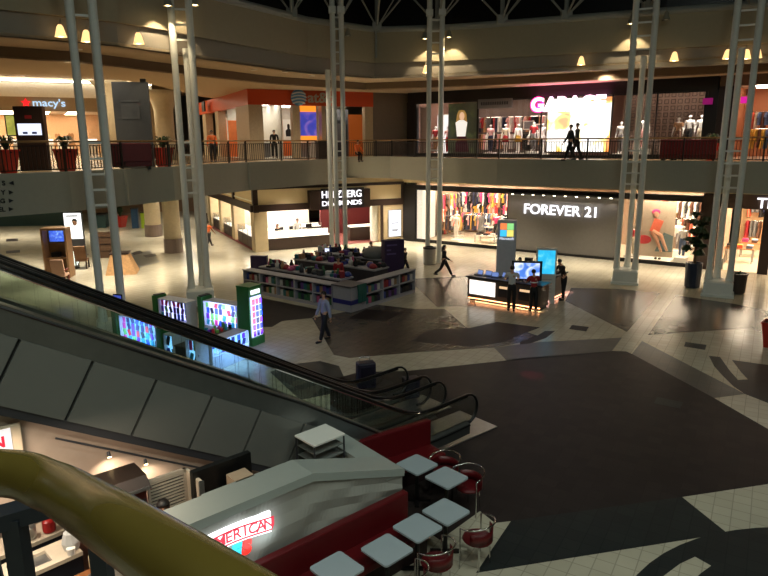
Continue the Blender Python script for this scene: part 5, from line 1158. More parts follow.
# green tower with lit front facing right
p = KF.w(0, 0)
t = thing('display_tower', 'tall green phone case tower with a lit front at the right of the stall', 'display tower', (p.x, p.y, 0), KF.ang)
MB().b6(-.55, -.03, 0, .62, 0, 1.98, .01).build('tower_body', KG, t); MB().b6(-.56, .02, -.01, .63, 1.98, 2.02).build('tower_cap', KG, t)
MB().b6(-.03, 0, .06, .56, .3, 1.66).build('lit_front', LED, t); MB().b6(-.03, .0, .1, .52, 1.74, 1.88).build('lit_header', EM('white_header_glow', (240, 250, 245), 1.6), t)
MB().b6(-.03, .03, .0, .62, 0, .28).build('tower_base', KG, t)
for i in range(3):
    for j in range(6):
        o = PC.copy(); COL.objects.link(o); o.location = KF.w(.03, .14 + i * .17, .42 + j * .215); o.rotation_euler = (0, 0, KF.ang + PI / 2); o.scale = (1.1, 1.2, .9); m = random.choice([c for c in CASES if c.name in ('case_violet', 'case_black', 'case_navy', 'case_blue', 'case_red')]); recolour(o, m); n = m.name.split('_')[1]
        tag(o, '%s phone case hanging on the tall green tower' % n, 'phone case', '%s phone cases on the green tower' % n)
area('stall_led_light', KF.w(.12, .3, 1.0), 1.2, 16, (.45, .55, 1), (0, PI / 2, KF.ang), .5)
area('stall_led_light', KF.w(-1.4, -.08, 1.0), 1.2, 16, (.45, .55, 1), (PI / 2, 0, KF.ang), .7)
area('stall_led_light', KF.w(-1.9, -3.05, 1.0), 1.3, 24, (.3, .45, 1), (PI / 2, 0, KF.ang), .7)
area('stall_led_light', KF.w(1.0, -1.5, .8), .3, 30, (.25, .45, 1), (0, .5, KF.ang), 1.5)
q = KF.w(-3.05, -2.6); t = thing('tablet_display', 'small tablet display on a stalk above the left end of the stall', 'screen', (q.x, q.y, 0), KF.ang + .2); MB().cyl((0, 0, 0), (0, 0, 1.75), .02).b6(-.14, .14, -.14, .14, 0, .02).build('stalk', BLACK, t); MB().b6(-.17, .17, -.03, .0, 1.72, 2.0, .01).build('bezel', BLACK, t); MB().b6(-.14, .14, -.035, -.03, 1.76, 1.96).build('display', EMP('tablet_blue', [(0, (20, 20, 60)), (.5, (60, 80, 190)), (1, (220, 220, 255))], .9, 5), t)
# ================================================================ bookstall
BF = Fr((-1.3, 24.5), (.79, -.613))
PURP = M('deep_purple_panel', (46, 28, 66), .5)
SHW = M('bookstall_white_laminate', (150, 148, 154), .5)
BK = [M('cover_' + n, c, .6) for n, c in (('blue', (40, 60, 130)), ('navy', (24, 28, 56)), ('red', (140, 34, 40)), ('white', (190, 186, 180)), ('teal', (30, 96, 100)), ('violet', (84, 50, 120)), ('green', (40, 90, 54)), ('tan', (150, 116, 84)), ('pink', (180, 80, 120)), ('black', (18, 18, 20)))]
BOOK = MB().b6(-.12, .12, 0, .16, 0, .26, .004).build('book', BK[0]); BU = [True]
def put_book(loc, rz, sc, where):
    if BU[0]: o = BOOK; BU[0] = False
    else: o = BOOK.copy(); COL.objects.link(o)
    m = random.choice(BK); recolour(o, m); o.location = loc; o.rotation_euler = (0, 0, rz); o.scale = sc
    n = m.name.split('_')[1]; tag(o, '%s book standing %s' % (n, where), 'book', '%s books %s' % (n, where))
def bookcase(s0, s1, turn, bays, label, where, shelves=2, h=1.0, fill=True):
    """white shelving counter; turn 0: along s on d=0; turn 1: along d on s=0"""
    L = s1 - s0; org = BF.w(s0, 0) if turn == 0 else BF.w(0, s0); rz = BF.ang + (PI / 2 if turn else 0)
    t = thing('bookshelf', label, 'bookshelf', (org.x, org.y, 0), rz); R = Matrix.Rotation(rz, 4, 'Z')
    f = (lambda y0, y1: (y0, y1)) if turn == 0 else (lambda y0, y1: (y0, y1))
    MB().b6(0, L, 0, .5, 0, .12).build('plinth', SHW, t); MB().b6(0, L, -.02, .5, h - .04, h).build('top_board', SHW, t); MB().b6(0, L, .42, .5, .12, h - .04).build('back_panel', M('bookstall_dark_back', (60, 56, 64), .6), t)
    for i in range(bays + 1): x = i * L / bays; MB().b6(max(0, x - .03), min(L, x + .03), 0, .45, .1, h - .03).build('divider', SHW, t)
    for j in range(1, shelves): MB().b6(0, L, .01, .45, .12 + j * (h - .16) / shelves - .02, .12 + j * (h - .16) / shelves + .02).build('shelf', SHW, t)
    if fill:
        for i in range(bays):
            for j in range(shelves):
                n = 5
                for k in range(n):
                    x = i * L / bays + .12 + (k + .5) * (L / bays - .2) / n; z = .12 + j * (h - .16) / shelves + (.02 if j else 0) + .003
                    p = R @ Vector((x, .1, z)) + org
                    put_book(p, rz + random.uniform(-.05, .05), ((L / bays - .24) / n / .25, 1, min(1.15, (h - .16) / shelves / .34) * random.uniform(.8, 1)), where)
    return t
bookcase(-6.4, -1.0, 0, 5, 'long white bookshelf counter along the left front of the bookstall', 'on the long white bookshelf')
b2 = bookcase(.9, 4.4, 1, 3, 'short white bookshelf counter along the right front of the bookstall', 'on the short white bookshelf', h=1.05)
t = thing('stall_counter', 'white corner counter with a blue stripe at the front of the bookstall', 'counter', BF.w(0, 0), BF.ang)
MB().b6(-.95, 0, .0, .9, 0, 1.0, .01).build('cabinet', SHW, t); MB().b6(-.96, .01, -.01, .91, .3, .48).build('blue_stripe', M('stall_blue_stripe', (36, 36, 110), .5), t); MB().b6(-1.0, .05, -.05, .95, 1.0, 1.05, .01).build('counter_top', M('counter_dark_top', (50, 50, 60), .4), t)
cl = MB()
for i in range(7): cl.tube([(.06, .38 + i * .07, 1.07), (.1, .38 + i * .07, .8), (.09 + .02 * (i % 2), .4 + i * .06, .35)], .05, 6)
tag(cl.build('draped_cloth', M('green_teal_cloth', (24, 84, 74), .8), None, BF.w(0, 0), BF.ang), 'green cloth hanging over the corner counter of the bookstall', 'cloth')
# inner tables heaped with goods
for (s0, s1, d0, d1, h, lb) in ((-6.2, -1.2, .75, 1.6, 1.05, 'front inner goods table of the bookstall'), (-6.0, -1.0, 2.75, 3.8, 1.15, 'middle inner goods table of the bookstall'), (-6.2, -1.65, 4.4, 5.4, 1.25, 'rear goods table of the bookstall')):
    t = thing('goods_table', lb, 'table', BF.w((s0 + s1) / 2, (d0 + d1) / 2), BF.ang); w, d = (s1 - s0) / 2, (d1 - d0) / 2
    MB().b6(-w, w, -d, d, h - .06, h).build('table_top', SHW, t); MB().b6(-w + .05, w - .05, -d + .05, d - .05, 0, h - .06).build('skirt', M('dark_table_skirt', (54, 48, 52), .8), t)
    kinds = {}
    for i in range(46):
        x, y = random.uniform(-w + .15, w - .15), random.uniform(-d + .12, d - .12)
        r = random.random(); m = random.choice(BK + [BLKC, BLKC, DGREY]); q = BF.w((s0 + s1) / 2 + x, (d0 + d1) / 2 + y, h + .003)
        if r < .5: o = MB().b6(-.12, .12, -.1, .1, 0, random.uniform(.08, .3), .012).build('goods_box', m, None, q, random.uniform(0, 3)); kind = 'boxed item'
        elif r < .68: o = MB().lathe([(.12, 0), (.2, .05), (.15, .14), (.09, .2), (.02, .21)], n=7).build('soft_toy', m, None, q, 0, True); kind = 'rounded soft toy'
        else: o = MB().lathe([(.09, 0), (.11, .18), (.05, .26), (.05, .36), (.02, .37)], n=10).build('bottle', m, None, q, 0, True); kind = 'bottle'
        tag(o, '%s heaped on the %s' % (kind, lb), kind.split()[-1], '%ss on the %s' % (kind, lb))
t = thing('clothes_bundle', 'grey rounded bundle on the rear table of the bookstall', 'bundle', BF.w(-2.6, 4.9, 1.255), .2); MB().lathe([(.5, 0), (.58, .18), (.45, .4), (.15, .5), (.02, .5)], n=16, sx=1.2).build('bundle', M('bundle_grey', (110, 110, 108), .9), t, smooth=True)
t = thing('small_screen', 'small glowing white screen among the goods of the bookstall', 'screen', BF.w(-5.2, 4.3, 1.28), BF.ang); MB().b6(-.16, .16, 0, .03, 0, .24, .008).build('bezel', BLACK, t); MB().b6(-.14, .14, -.01, 0, .03, .22).build('display', EM('tiny_screen', (225, 230, 255), 1.2), t)
t = thing('purple_panel', 'tall purple slab sign at the right corner of the bookstall', 'sign', (*gnd(385, 290)[:2], 0), .38)
MB().b6(0, .95, 0, .42, 0, 2.25, .01).build('slab', PURP, t)
for i, (z, a, b) in enumerate(((2.0, .1, .6), (1.78, .1, .3), (1.6, .1, .55))): MB().b6(a, b, -.008, 0, z, z + .07).build('print_line', M('print_violet', (96, 80, 130), .5), t)
g = gnd(249, 283); t = thing('purple_panel', 'low purple partition at the left corner of the bookstall', 'partition', (g.x, g.y + .6, 0), -.1); MB().b6(0, .8, 0, .3, 0, 1.2, .01).build('slab', PURP, t)
# ================================================================ computer kiosk
CF = Fr((6.15, 24.5), (.792, -.61))
KGR = M('kiosk_grey', (126, 122, 118), .45); KDK = M('kiosk_dark_top', (46, 42, 42), .35)
LEDW = EM('warm_led_strip', (255, 170, 110), 4)
t = thing('kiosk_counter', 'L shaped grey counter of the computer kiosk with a glowing foot strip', 'counter', CF.w(0, 0), CF.ang)
MB().b6(-3.3, 0, 0, .75, .14, .98).build('front_body', M('kiosk_brown_body', (92, 76, 66), .45), t); MB().b6(-1.0, -.3, 2.05, 3.3, .14, .98).build('side_body', M('kiosk_side_grey', (150, 140, 130), .45), t)
MB().b6(-3.38, .08, -.06, .8, .98, 1.05, .01).build('front_top', KDK, t); MB().b6(-1.05, -.25, 2.0, 3.35, .98, 1.05, .01).build('side_top', KDK, t)
MB().b6(-3.2, -.05, .06, .7, 0, .14).b6(-.95, -.35, 2.1, 3.2, 0, .14).build('plinth', BLACK, t)
MB().b6(-3.25, -.02, .01, .03, .1, .14).b6(-.33, -.31, 2.1, 3.2, .1, .14).build('foot_strip', LEDW, t)
MB().b6(-3.2, -2.0, -.02, 0, .3, .9).build('lit_panel', EM('kiosk_white_panel', (255, 246, 236), 1.5), t)
for a_, b_ in ((-1.85, -1.35), (-.95, -.4)): MB().b6(a_, b_, -.02, 0, .35, .85).build('front_panel', KDK, t)
MB().b6(-1.8, -1.4, -.03, -.02, .7, .8).b6(-.9, -.45, -.03, -.02, .7, .8).build('lit_label', EM('kiosk_label', (255, 210, 160), .9), t)
area('foot_light', CF.w(-1.6, -.02, .12), 3.2, 26, (1, .6, .32), (PI / 5, 0, CF.ang), .06)
area('foot_light', CF.w(-.28, 2.6, .12), .06, 14, (1, .5, .45), (0, PI / 5 * -1 + PI / 2.2, CF.ang), 3.0)
g = gnd(505, 289); t = thing('logo_pylon', 'tall grey pylon with a four colour square logo on the computer kiosk', 'sign', (g.x - .05, g.y - .2, 0), CF.ang + .45)
MB().b6(-.42, .42, 0, .42, 0, 3.15, .01).build('pylon', M('pylon_grey', (196, 196, 204), .5), t)
for x, z, n, c in ((-.15, 2.88, 'orange', (242, 110, 50)), (.15, 2.88, 'green', (120, 200, 110)), (-.15, 2.58, 'cyan', (40, 170, 235)), (.15, 2.58, 'yellow', (250, 205, 90))): MB().b6(x - .14, x + .14, -.015, 0, z - .14, z + .14).build('logo_square', EM('logo_' + n, tuple(min(255, x + 30) for x in c), 1.1), t)
text('lettering', 'Microsoft', .16, EM('logo_white_text', (235, 240, 255), 1.1), t, (0, -.01, 2.34), ext=.005, width=.62)
t = thing('screen_pylon', 'white pylon with a cyan screen at the right of the computer kiosk', 'screen', CF.w(-.42, 1.35), CF.ang + .45)
MB().b6(-.4, .4, 0, .2, 0, 2.3, .01).build('pylon', M('pylon_white', (200, 196, 190), .5), t); MB().b6(-.34, .34, -.015, 0, 1.25, 2.22).build('display', EMP('cyan_pylon_screen', [(0, (20, 150, 210)), (.55, (40, 185, 230)), (.68, (110, 215, 240)), (.8, (240, 250, 255)), (1, (255, 255, 255))], 1.25, 2.2), t)
for i in range(5): MB().b6(-.25, .25, -.006, 0, 1.0 - i * .13, 1.02 - i * .13).build('print_line', GREY, t)
t = thing('kiosk_monitor', 'wide monitor showing a pale blue landscape on the computer kiosk', 'screen', CF.w(-.78, .3, 1.05), CF.ang + .5)
MB().b6(-.6, .6, 0, .06, .05, .85, .01).build('bezel', BLACK, t); MB().b6(-.5, .5, -.012, 0, .13, .77).build('display', EMP('monitor_landscape', [(0, (20, 50, 110)), (.4, (70, 120, 210)), (.55, (190, 205, 240)), (.7, (240, 240, 250)), (1, (120, 110, 150))], 1.5, 2.4), t); MB().b6(-.15, .15, 0, .1, 0, .14).build('stand', DGREY, t)
for i, (s, d) in enumerate(((-3.0, .35), (-2.6, .4), (-2.2, .3), (-1.9, .45), (-1.6, .5), (-.65, 2.3), (-.65, 2.7), (-.65, 3.1))):
    t = thing('laptop', ['first', 'second', 'third', 'fourth', 'fifth', 'sixth', 'seventh', 'eighth'][i] + ' small dark laptop from the left on the computer kiosk counter', 'laptop', CF.w(s, d, 1.052), CF.ang + .3 * (i % 3 - 1) + (PI / 2 if i > 4 else 0))
    MB().b6(-.15, .15, -.1, .1, 0, .018, .004).build('keyboard', DGREY, t); MB().box((0, .13, .11), (.3, .012, .2), mt=Matrix.Rotation(-.3, 4, 'X')).build('lid', BLACK, t); MB().box((0, .122, .11), (.27, .006, .17), mt=Matrix.Rotation(-.3, 4, 'X')).build('display', EM('laptop_screen', (90, 110, 160), .5 if i != 0 else 1.6), t)
person('person', 'kiosk assistant in black standing inside the computer kiosk behind the monitor', CF.w(-1.9, 2.0), CF.ang, 1.7, BLKC, BLKC, **STAND)
cb = thing('kiosk_cabinet', 'grey back cabinet of the computer kiosk between the two pylons', 'cabinet', CF.w(-1.75, 3.0), CF.ang); MB().b6(-.7, .7, 0, .4, 0, 1.25, .01).build('body', KGR, cb); MB().b6(-.4, -.1, -.02, .2, 1.25, 1.5).build('box_on_top', DGREY, cb)
# ================================================================ litter bin, potted tree and planters on the right
g = gnd(430, 265); t = thing('litter_bin', 'round brushed steel litter bin in front of the white ladder column', 'bin', (g.x, g.y + .3, 0), 0)
MB().lathe([(.34, 0), (.36, .05), (.36, .88), (.34, .92)], n=24).build('drum', STEEL, t, smooth=False); MB().lathe([(.37, .86), (.37, .95), (.2, .98), (.2, .93), (.02, .93)], n=24).build('lid', DGREY, t)
g = gnd(702, 291)
t = thing('potted_tree', 'bushy potted tree in a tall dark blue pot beside the right ladder column', 'potted tree', (g.x - .1, g.y + .75, 0), .3)
MB().lathe([(.24, 0), (.33, .05), (.36, 1.15), (.31, 1.15), (.3, 1.05), (.02, 1.04)], n=16).build('pot', M('dark_blue_pot', (22, 36, 58), .3), t)
MB().tube([(0, 0, 1.0), (.03, .02, 1.5), (-.02, 0, 2.2), (.02, 0, 3.0)], [.07, .06, .05, .03], 8).build('trunk', M('bark', (92, 66, 44), .8), t)
for i in range(12):
    a = i * 2.4; rr = (.15, .38, .3)[i % 3]
    leafy(MB(), (rr * math.cos(a), rr * math.sin(a), 1.45 + i * .15), 70, .5 if 2 < i < 10 else .38, .32, .08, random.uniform(.3, 1.0)).build('foliage', LEAF, t)
g = gnd(741, 295); t = thing('planter', 'round dark bronze planter behind the right ladder column plinth', 'planter', (g.x, g.y + .35, 0), 0); MB().lathe([(.26, 0), (.32, .06), (.35, .85), (.38, .85), (.38, .9), (.32, .9), (.3, .8), (.02, .78)], n=20).build('pot', M('dark_bronze_pot', (64, 52, 46), .4), t); leafy(MB(), (0, 0, .78), 20, .3, .2).build('leaves', LEAF, t)
g = gnd(771, 347); planter(g, 'red tapered planter with dark leaves at the right edge of the floor', .42, .85, 0, r=.5, ph=.5)
tag(MB().b6(-.15, .15, -.1, .1, 0, .5, .01).build('paper_sign', WHITE, None, (*gnd(717, 284)[:2], .72), -.3), 'small white card on the plinth of the right ladder column', 'card')
spot('red_spot_light', (6, 12, 15), gnd(532, 375), 9000, (1, .03, .1), .05, .6, .02)  # added spot imitates the pink sign's reflection on the dark floor
rl = thing('added_spot_lamp', 'small added spotlight standing in for the pink sign reflected in the floor', 'lamp', (6, 12, 15.05)); MB().lathe([(.06, .3), (.1, 0), (.08, 0), (.04, .25)], n=12).build('lamp_shade', BLACK, rl)
# ================================================================ cafe at the foot of the escalator
R = Fr((-1.88, 7.85), (.751, .66))
CW = M('cafe_white_wall', (160, 158, 150), .55, var=.03); CAP = M('cafe_wall_cap', (158, 164, 158), .5, var=.03)
def wave_wall():
    b = MB(); n, mrows = 64, 10; s0, s1 = -1.7, 2.87
    top = lambda s: 1.76 if s < 1.05 else 1.76 - (s - 1.05) / 1.82 * .58
    V = []
    for j in range(mrows + 1):
        row = []
        for i in range(n + 1):
            s = s0 + (s1 - s0) * i / n; z = top(s) * j / mrows
            p = R.w(s, .022 * math.sin(z * 26 + s * 6 + math.sin(s * 5) * 1.2), z); row.append(b.bm.verts.new(p))
        V.append(row)
    for j in range(mrows):
        for i in range(n): b.bm.faces.new((V[j][i], V[j][i + 1], V[j + 1][i + 1], V[j + 1][i]))
    bk = [[b.bm.verts.new(R.w(s0 + (s1 - s0) * i / n, .3, top(s0 + (s1 - s0) * i / n) * j)) for i in range(n + 1)] for j in (0, 1)]
    for i in range(n): b.bm.faces.new((bk[0][i + 1], bk[0][i], bk[1][i], bk[1][i + 1])); b.bm.faces.new((V[-1][i], V[-1][i + 1], bk[1][i + 1], bk[1][i]))
    b.bm.faces.new([r[0] for r in V] + [bk[1][0], bk[0][0]]); b.bm.faces.new([r[-1] for r in reversed(V)] + [bk[0][-1], bk[1][-1]])
    return b
w1 = S(wave_wall().build('wall_cafe_front', CW, smooth=False))
def ledge(pts, th, d0, d1):
    b = MB(); b.loft([R.w(s, d0, z) for s, z in pts] + [R.w(s, d0, z - th) for s, z in reversed(pts)], [R.w(s, d1, z) for s, z in pts] + [R.w(s, d1, z - th) for s, z in reversed(pts)]); return b
S(ledge([(-1.7, 1.88), (1.08, 1.88), (2.9, 1.29)], .13, -.03, .5).build('trim_cafe_cap', CAP))
S(MB().loft([R.w(-.4, .5, 1.88), R.w(1.08, .5, 1.88), R.w(2.9, .5, 1.29), R.w(2.9, .5, 1.16), R.w(-.4, .5, 1.5)], [R.w(-.4, .53, 1.88), R.w(1.08, .53, 1.88), R.w(2.9, .53, 1.29), R.w(2.9, .53, 1.16), R.w(-.4, .53, 1.5)]).build('trim_cafe_cap_edge', CAP))
FL = Fr(R.w(2.88, 0), (-.62, .785))
S(fbox(FL, 'wall_cafe_side', 0, 2.9, 0, .3, 0, 1.2, CW)); S(fbox(FL, 'trim_cafe_side_cap', -.02, 2.95, -.04, .36, 1.2, 1.27, CAP))
S(fbox(R, 'wall_cafe_stub', .12, .42, .5, .8, 0, 1.88, M('cafe_beige_stub', (186, 162, 136), .6)))
# lit sign on the front wall
sg = thing('cafe_sign', 'lit white sign with a red lettered banner and coloured letters on the wavy cafe wall', 'sign', R.w(-.62, -.04, 0), R.ang)
LITW = EM('sign_lit_white', (246, 252, 255), 2.0); SRED = EM('sign_red', (226, 30, 60), .9); SCY = EM('sign_cyan', (30, 200, 225), 1.2); SREDL = EM('sign_bright_red', (255, 50, 40), 1.2); SYEL = EM('sign_yellow', (250, 240, 150), 1.3); SBLK = EM('sign_dark', (30, 26, 40), .3)
def ban(t): return .045 * math.sin((t + .15) * 3.4)
# white field (banner plus lower letters), red outlined banner, letters
xs = [-.55 + i * 1.5 / 14 for i in range(15)]
MB().loft([(x, -.012, 1.36 + ban(x) - .06) for x in xs] + [(x, -.012, 1.60 + ban(x) * .4) for x in reversed(xs)], [(x, .03, 1.36 + ban(x) - .06) for x in xs] + [(x, .03, 1.60 + ban(x) * .4) for x in reversed(xs)]).build('white_field', LITW, sg)
MB().b6(-.5, .3, -.011, .03, 1.1, 1.36, .02).build('white_field', LITW, sg)
MB().tube([(x, -.016, 1.335 + ban(x) * .9) for x in xs] + [(.985, -.016, 1.38), (.985, -.016, 1.5)] + [(x, -.016, 1.52 + ban(x) * .9) for x in reversed(xs)], .011, 6, closed=True).build('banner_outline', SRED, sg)
for i, ch in enumerate('AMERICAN'):
    x = .055 + i * .122; text('lettering', ch, .215, SRED, sg, (x, -.016, 1.43 + ban(x) * .9), ext=.004, bold=.003)
for i, (ch, m) in enumerate(zip('COOKIES', (SREDL, SCY, SYEL, SBLK, SYEL, SCY, SREDL))): text('lettering', ch, .26, m, sg, (-.42 + i * .16, -.018, 1.21), ext=.012, bold=.02, lean=.15)
area('sign_glow_light', R.w(-.2, -.12, 1.35), 1.2, 3, (.8, .95, 1), (PI / 2, 0, R.ang), .4)
# red bench seats
def booth(fr, s0, s1, label, back=.95, d=-.02):
    t = thing('booth_bench', label, 'bench', fr.w((s0 + s1) / 2, d, 0), fr.ang); w = (s1 - s0) / 2
    MB().b6(-w, w, -.16, -.02, .3, back, .03).build('backrest', REDV, t); MB().b6(-w, w, -.66, -.14, .32, .47, .03).build('seat', REDV, t); MB().b6(-w, w, -.6, -.02, 0, .32).build('base', M('booth_base_dark', (40, 22, 22), .6), t)
    return t
booth(R, -1.9, 2.86, 'long red vinyl booth bench along the wavy white cafe wall')
BB = Fr((-.6, 11.47), (.833, .553)); booth(BB, -.1, 1.75, 'shorter red vinyl booth bench by the foot of the escalator', 1.0)
# tables
TT = M('cafe_table_top', (166, 178, 184), .35, var=.03)
def table(p, rz, label):
    t = thing('cafe_table', label, 'table', (p[0], p[1], 0), rz)
    b = MB().box((0, 0, .735), (.57, .57, .03)); es = [e for e in b.bm.edges if abs(e.verts[0].co.z - e.verts[1].co.z) > .01]; bmesh.ops.bevel(b.bm, geom=es, offset=.05, segments=4, affect='EDGES', profile=.5); b.build('table_top', TT, t)
    MB().cyl((0, 0, .03), (0, 0, .72), .035).build('pedestal', BLACK, t); MB().box((0, 0, .02), (.5, .08, .035), PI / 4).box((0, 0, .02), (.5, .08, .035), -PI / 4).build('foot', BLACK, t)
for (u, v), lb in (((417, 464), 'white square table nearest the escalator, beside the short red booth'), ((446.5, 477), 'white square table second from the escalator, beside two chrome chairs'), ((446, 511), 'white square table at the far end of the long booth, topmost of four'), ((417.5, 527), 'second white square table down the row along the long booth'), ((387, 549), 'third white square table down the row along the long booth'), ((337, 568), 'white square table at the bottom of the row along the long booth')):
    p = gnd(u, v, .75); table(p, math.radians(43), lb)
def chair(p, rz, label):
    t = thing('cafe_chair', label, 'chair', (p[0], p[1], 0), rz)
    MB().lathe([(.02, .43), (.23, .43), (.245, .45), (.23, .475), (.02, .48)], n=18).build('seat', REDV, t, smooth=True)
    loop = [(.31 * math.sin(a), -.04 + .3 * math.cos(a), .72 + .06 * math.cos(a)) for a in [x * PI / 10 - PI * .62 for x in range(0, 13)]]
    MB().tube([(loop[0][0], loop[0][1] - .0, .0)] + loop + [(loop[-1][0], loop[-1][1], 0)], .013, 7).build('chrome_loop', CHROME, t, smooth=True)
    for x in (-.15, .15): MB().cyl((x, .15, 0), (x * .9, .13, .44), .012, n=7).build('leg', CHROME, t)
    MB().tube([(.27 * math.sin(a), -.04 + .27 * math.cos(a), .56) for a in [x * PI / 10 - PI * .4 for x in range(0, 9)]], .1, 6, sect=[(.05, -.95), (.05, .95), (-.05, .95), (-.05, -.95)]).build('backrest', REDV, t, smooth=True)
for (u, v), a, lb in (((446, 459), -.9, 'chrome loop chair at the table nearest the escalator'), ((469, 473), -.9, 'chrome loop chair at the table second from the escalator'), ((478, 523), -2.36, 'chrome loop chair with a red seat right of the corner table of the long row'), ((437, 546), -2.36, 'chrome loop chair at the second table of the long row'), ((409, 571), -2.36, 'chrome loop chair at the third table of the long row, at the bottom edge')):
    p = gnd(u, v, .72); chair(p, a, lb)
# tray rack with a white lid behind the wall
t = thing('tray_rack', 'wire sided tray rack with a white top behind the cafe wall', 'rack', (-1.13, 10.33, 0), math.radians(43))
MB().b6(-.34, .34, -.28, .28, 1.6, 1.64, .008).build('top', WHITE, t)
for x in (-.32, .32):
    for y in (-.26, .26): MB().cyl((x, y, 0), (x, y, 1.6), .016, n=6).build('upright', DGREY, t)
for i in range(8): MB().b6(-.31, .31, -.25, .25, .25 + i * .17, .265 + i * .17).build('tray', M('tray_grey', (112, 116, 112), .5), t)
MB().b6(-.3, .3, .235, .25, .2, 1.58).build('back_panel', M('rack_dark_back', (70, 76, 74), .6), t)
# ---------------------------------------------------------------- kitchen under and before the escalator
KP = Fr((-3.36, 8.25), (.76, .65))
KWALL = M('kitchen_wall_plaster', (170, 150, 134), .7)
a0, a1 = ew(-13.2, .3), ew(-4.9, .3)
def escwall(xs, y0, y1, zlow):
    hi = lambda y: [ew(x, y, max(zlow + .05, zr(x) - 1.85)) for x in xs]
    lo = lambda y: [ew(x, y, zlow) for x in xs]
    return MB().loft(lo(y0) + list(reversed(hi(y0))), lo(y1) + list(reversed(hi(y1))))
S(escwall([-13.5, -12, -11.4, -10.5, -9, -7.85], .02, .12, 1.75).build('wall_kitchen_bulkhead', KWALL))
S(escwall([-7.85, -7, -6, -5.2], .02, .2, 0).build('wall_kitchen', KWALL))
S(escwall([-13.5, -12, -10.5, -9, -7.85, -7, -6], 1.7, 1.85, 0).build('wall_kitchen_back', KWALL))
S(MB().b6(-9, -2.4, 5.2, 10.6, 0, .02).build('floor_kitchen', M('kitchen_quarry_tile', (96, 60, 48), .5)))
t = thing('slatted_shutter', 'pale slatted shutter panel in the kitchen corner', 'shutter', KP.w(0, 0), KP.ang)
MB().b6(0, .03, 0, .05, 0, 1.93).b6(.53, .57, 0, .05, 0, 1.93).b6(0, .57, 0, .05, 1.88, 1.93).build('frame', M('shutter_cream', (186, 172, 154), .5), t); MB().b6(.03, .53, .045, .05, 0, 1.88).build('dark_backing', BLACK, t)
b = MB(); [b.b6(.03, .53, 0, .03, .2 + i * .05, .222 + i * .05) for i in range(34)]; b.build('slats', M('shutter_cream', (186, 172, 154)), t)
c = KP.w(.57, .05); P2 = Fr((c.x, c.y), (.65, -.76)); t = thing('wall_panel', 'pale lit panel right of the slatted shutter', 'panel', P2.w(0, 0), P2.ang); MB().b6(0, .5, 0, .05, 0, 1.9).build('board', M('pale_panel', (206, 190, 168), .6), t); MB().b6(.48, .52, -.01, .06, 0, 1.9).build('edge', STEEL, t)
t = thing('pizza_oven', 'brown red oven block left of the slatted shutter', 'oven', KP.w(0, 0), KP.ang)
MB().b6(-.62, -.05, -.1, .35, .02, 1.86, .02).build('body', M('oven_red_brown', (112, 52, 42), .45), t); MB().b6(-.55, -.3, -.115, -.1, 1.3, 1.7).build('oven_window', BLACK, t); MB().b6(-.24, -.08, -.13, -.1, .5, 1.75).build('control_panel', DGREY, t)
for i in range(6): MB().cyl((-.16, -.16, .65 + i * .19), (-.16, -.13, .65 + i * .19), .04, n=12).build('dial', STEEL, t)
t = thing('extractor_hood', 'dark extractor hood over the brown red oven', 'hood', KP.w(0, 0), KP.ang)
MB().loft([(-.8, -.22, 1.93), (-.02, -.22, 1.93), (-.02, .36, 1.93), (-.8, .36, 1.93)], [(-.78, -.1, 2.1), (-.04, -.1, 2.1), (-.04, .36, 2.1), (-.78, .36, 2.1)]).build('canopy', M('hood_dark_brown', (58, 46, 40), .4, metal=.4), t); MB().b6(-.75, -.06, -.24, -.21, 1.94, 1.98).build('front_rail', STEEL, t)
# dark gap / doorway between panel and wall, red fascia bits
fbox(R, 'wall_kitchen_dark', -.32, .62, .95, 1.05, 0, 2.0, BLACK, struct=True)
q = ew(-8.0, .34, 2.12)
tl = thing('track_light', 'ceiling track with small spot heads under the escalator', 'lamp', ew(-7.6, -.12, 0), EA)
MB().tube([(x, 0, zr(-7.6 + x) - 2.2) for x in (-.9, 0, .9, 1.8)], .015, 6).build('track', DGREY, tl)
for i, x in enumerate((-.25, .25, 1.35)):
    z = zr(-7.6 + x) - 2.29; MB().cyl((x, 0, z + .05), (x, -.03, z - .02), .02, .03, 10).build('spot_head', DGREY, tl); MB().cyl((x, -.03, z - .022), (x, -.032, z - .03), .026, n=10).build('bulb', GLOW, tl)
    spot('track_spot', ew(-7.6 + x, -.2, z - .07), ew(-7.6 + x + .1, .02, z - 1.3), 26, (1, .82, .62), 2.4, .8, .03)
area('kitchen_light', ew(-9.3, .7, 2.3), .5, 22, (1, .86, .7)); area('kitchen_light', (-4.9, 7.0, 3.0), .5, 45, (1, .84, .66)); area('kitchen_light', (-3.4, 7.4, 2.9), .4, 16, (1, .8, .6))
t = thing('cafe_sign', 'smaller lit red and white sign on the kitchen wall at the left edge', 'sign', ew(-9.5, -.06, 2.72), EA)
MB().b6(-.75, .62, 0, .05, -.3, .3, .01).build('board', M('sign_pale_board', (206, 186, 160), .6), t); MB().b6(-.75, .5, -.012, 0, -.27, .27).build('lit_face', EM('menu_white', (250, 246, 244), .9), t)
text('lettering', 'AMERICAN', .2, SRED, t, (-.05, -.02, .1), ext=.004, bold=.008, width=.95)
for i, m in enumerate((SREDL, EM('sign_green', (40, 180, 70), .9), SYEL, SCY)): MB().ball((-.45 + i * .22, -.014, -.12), (.09, .012, .1), 10).build('colour_blot', m, t)
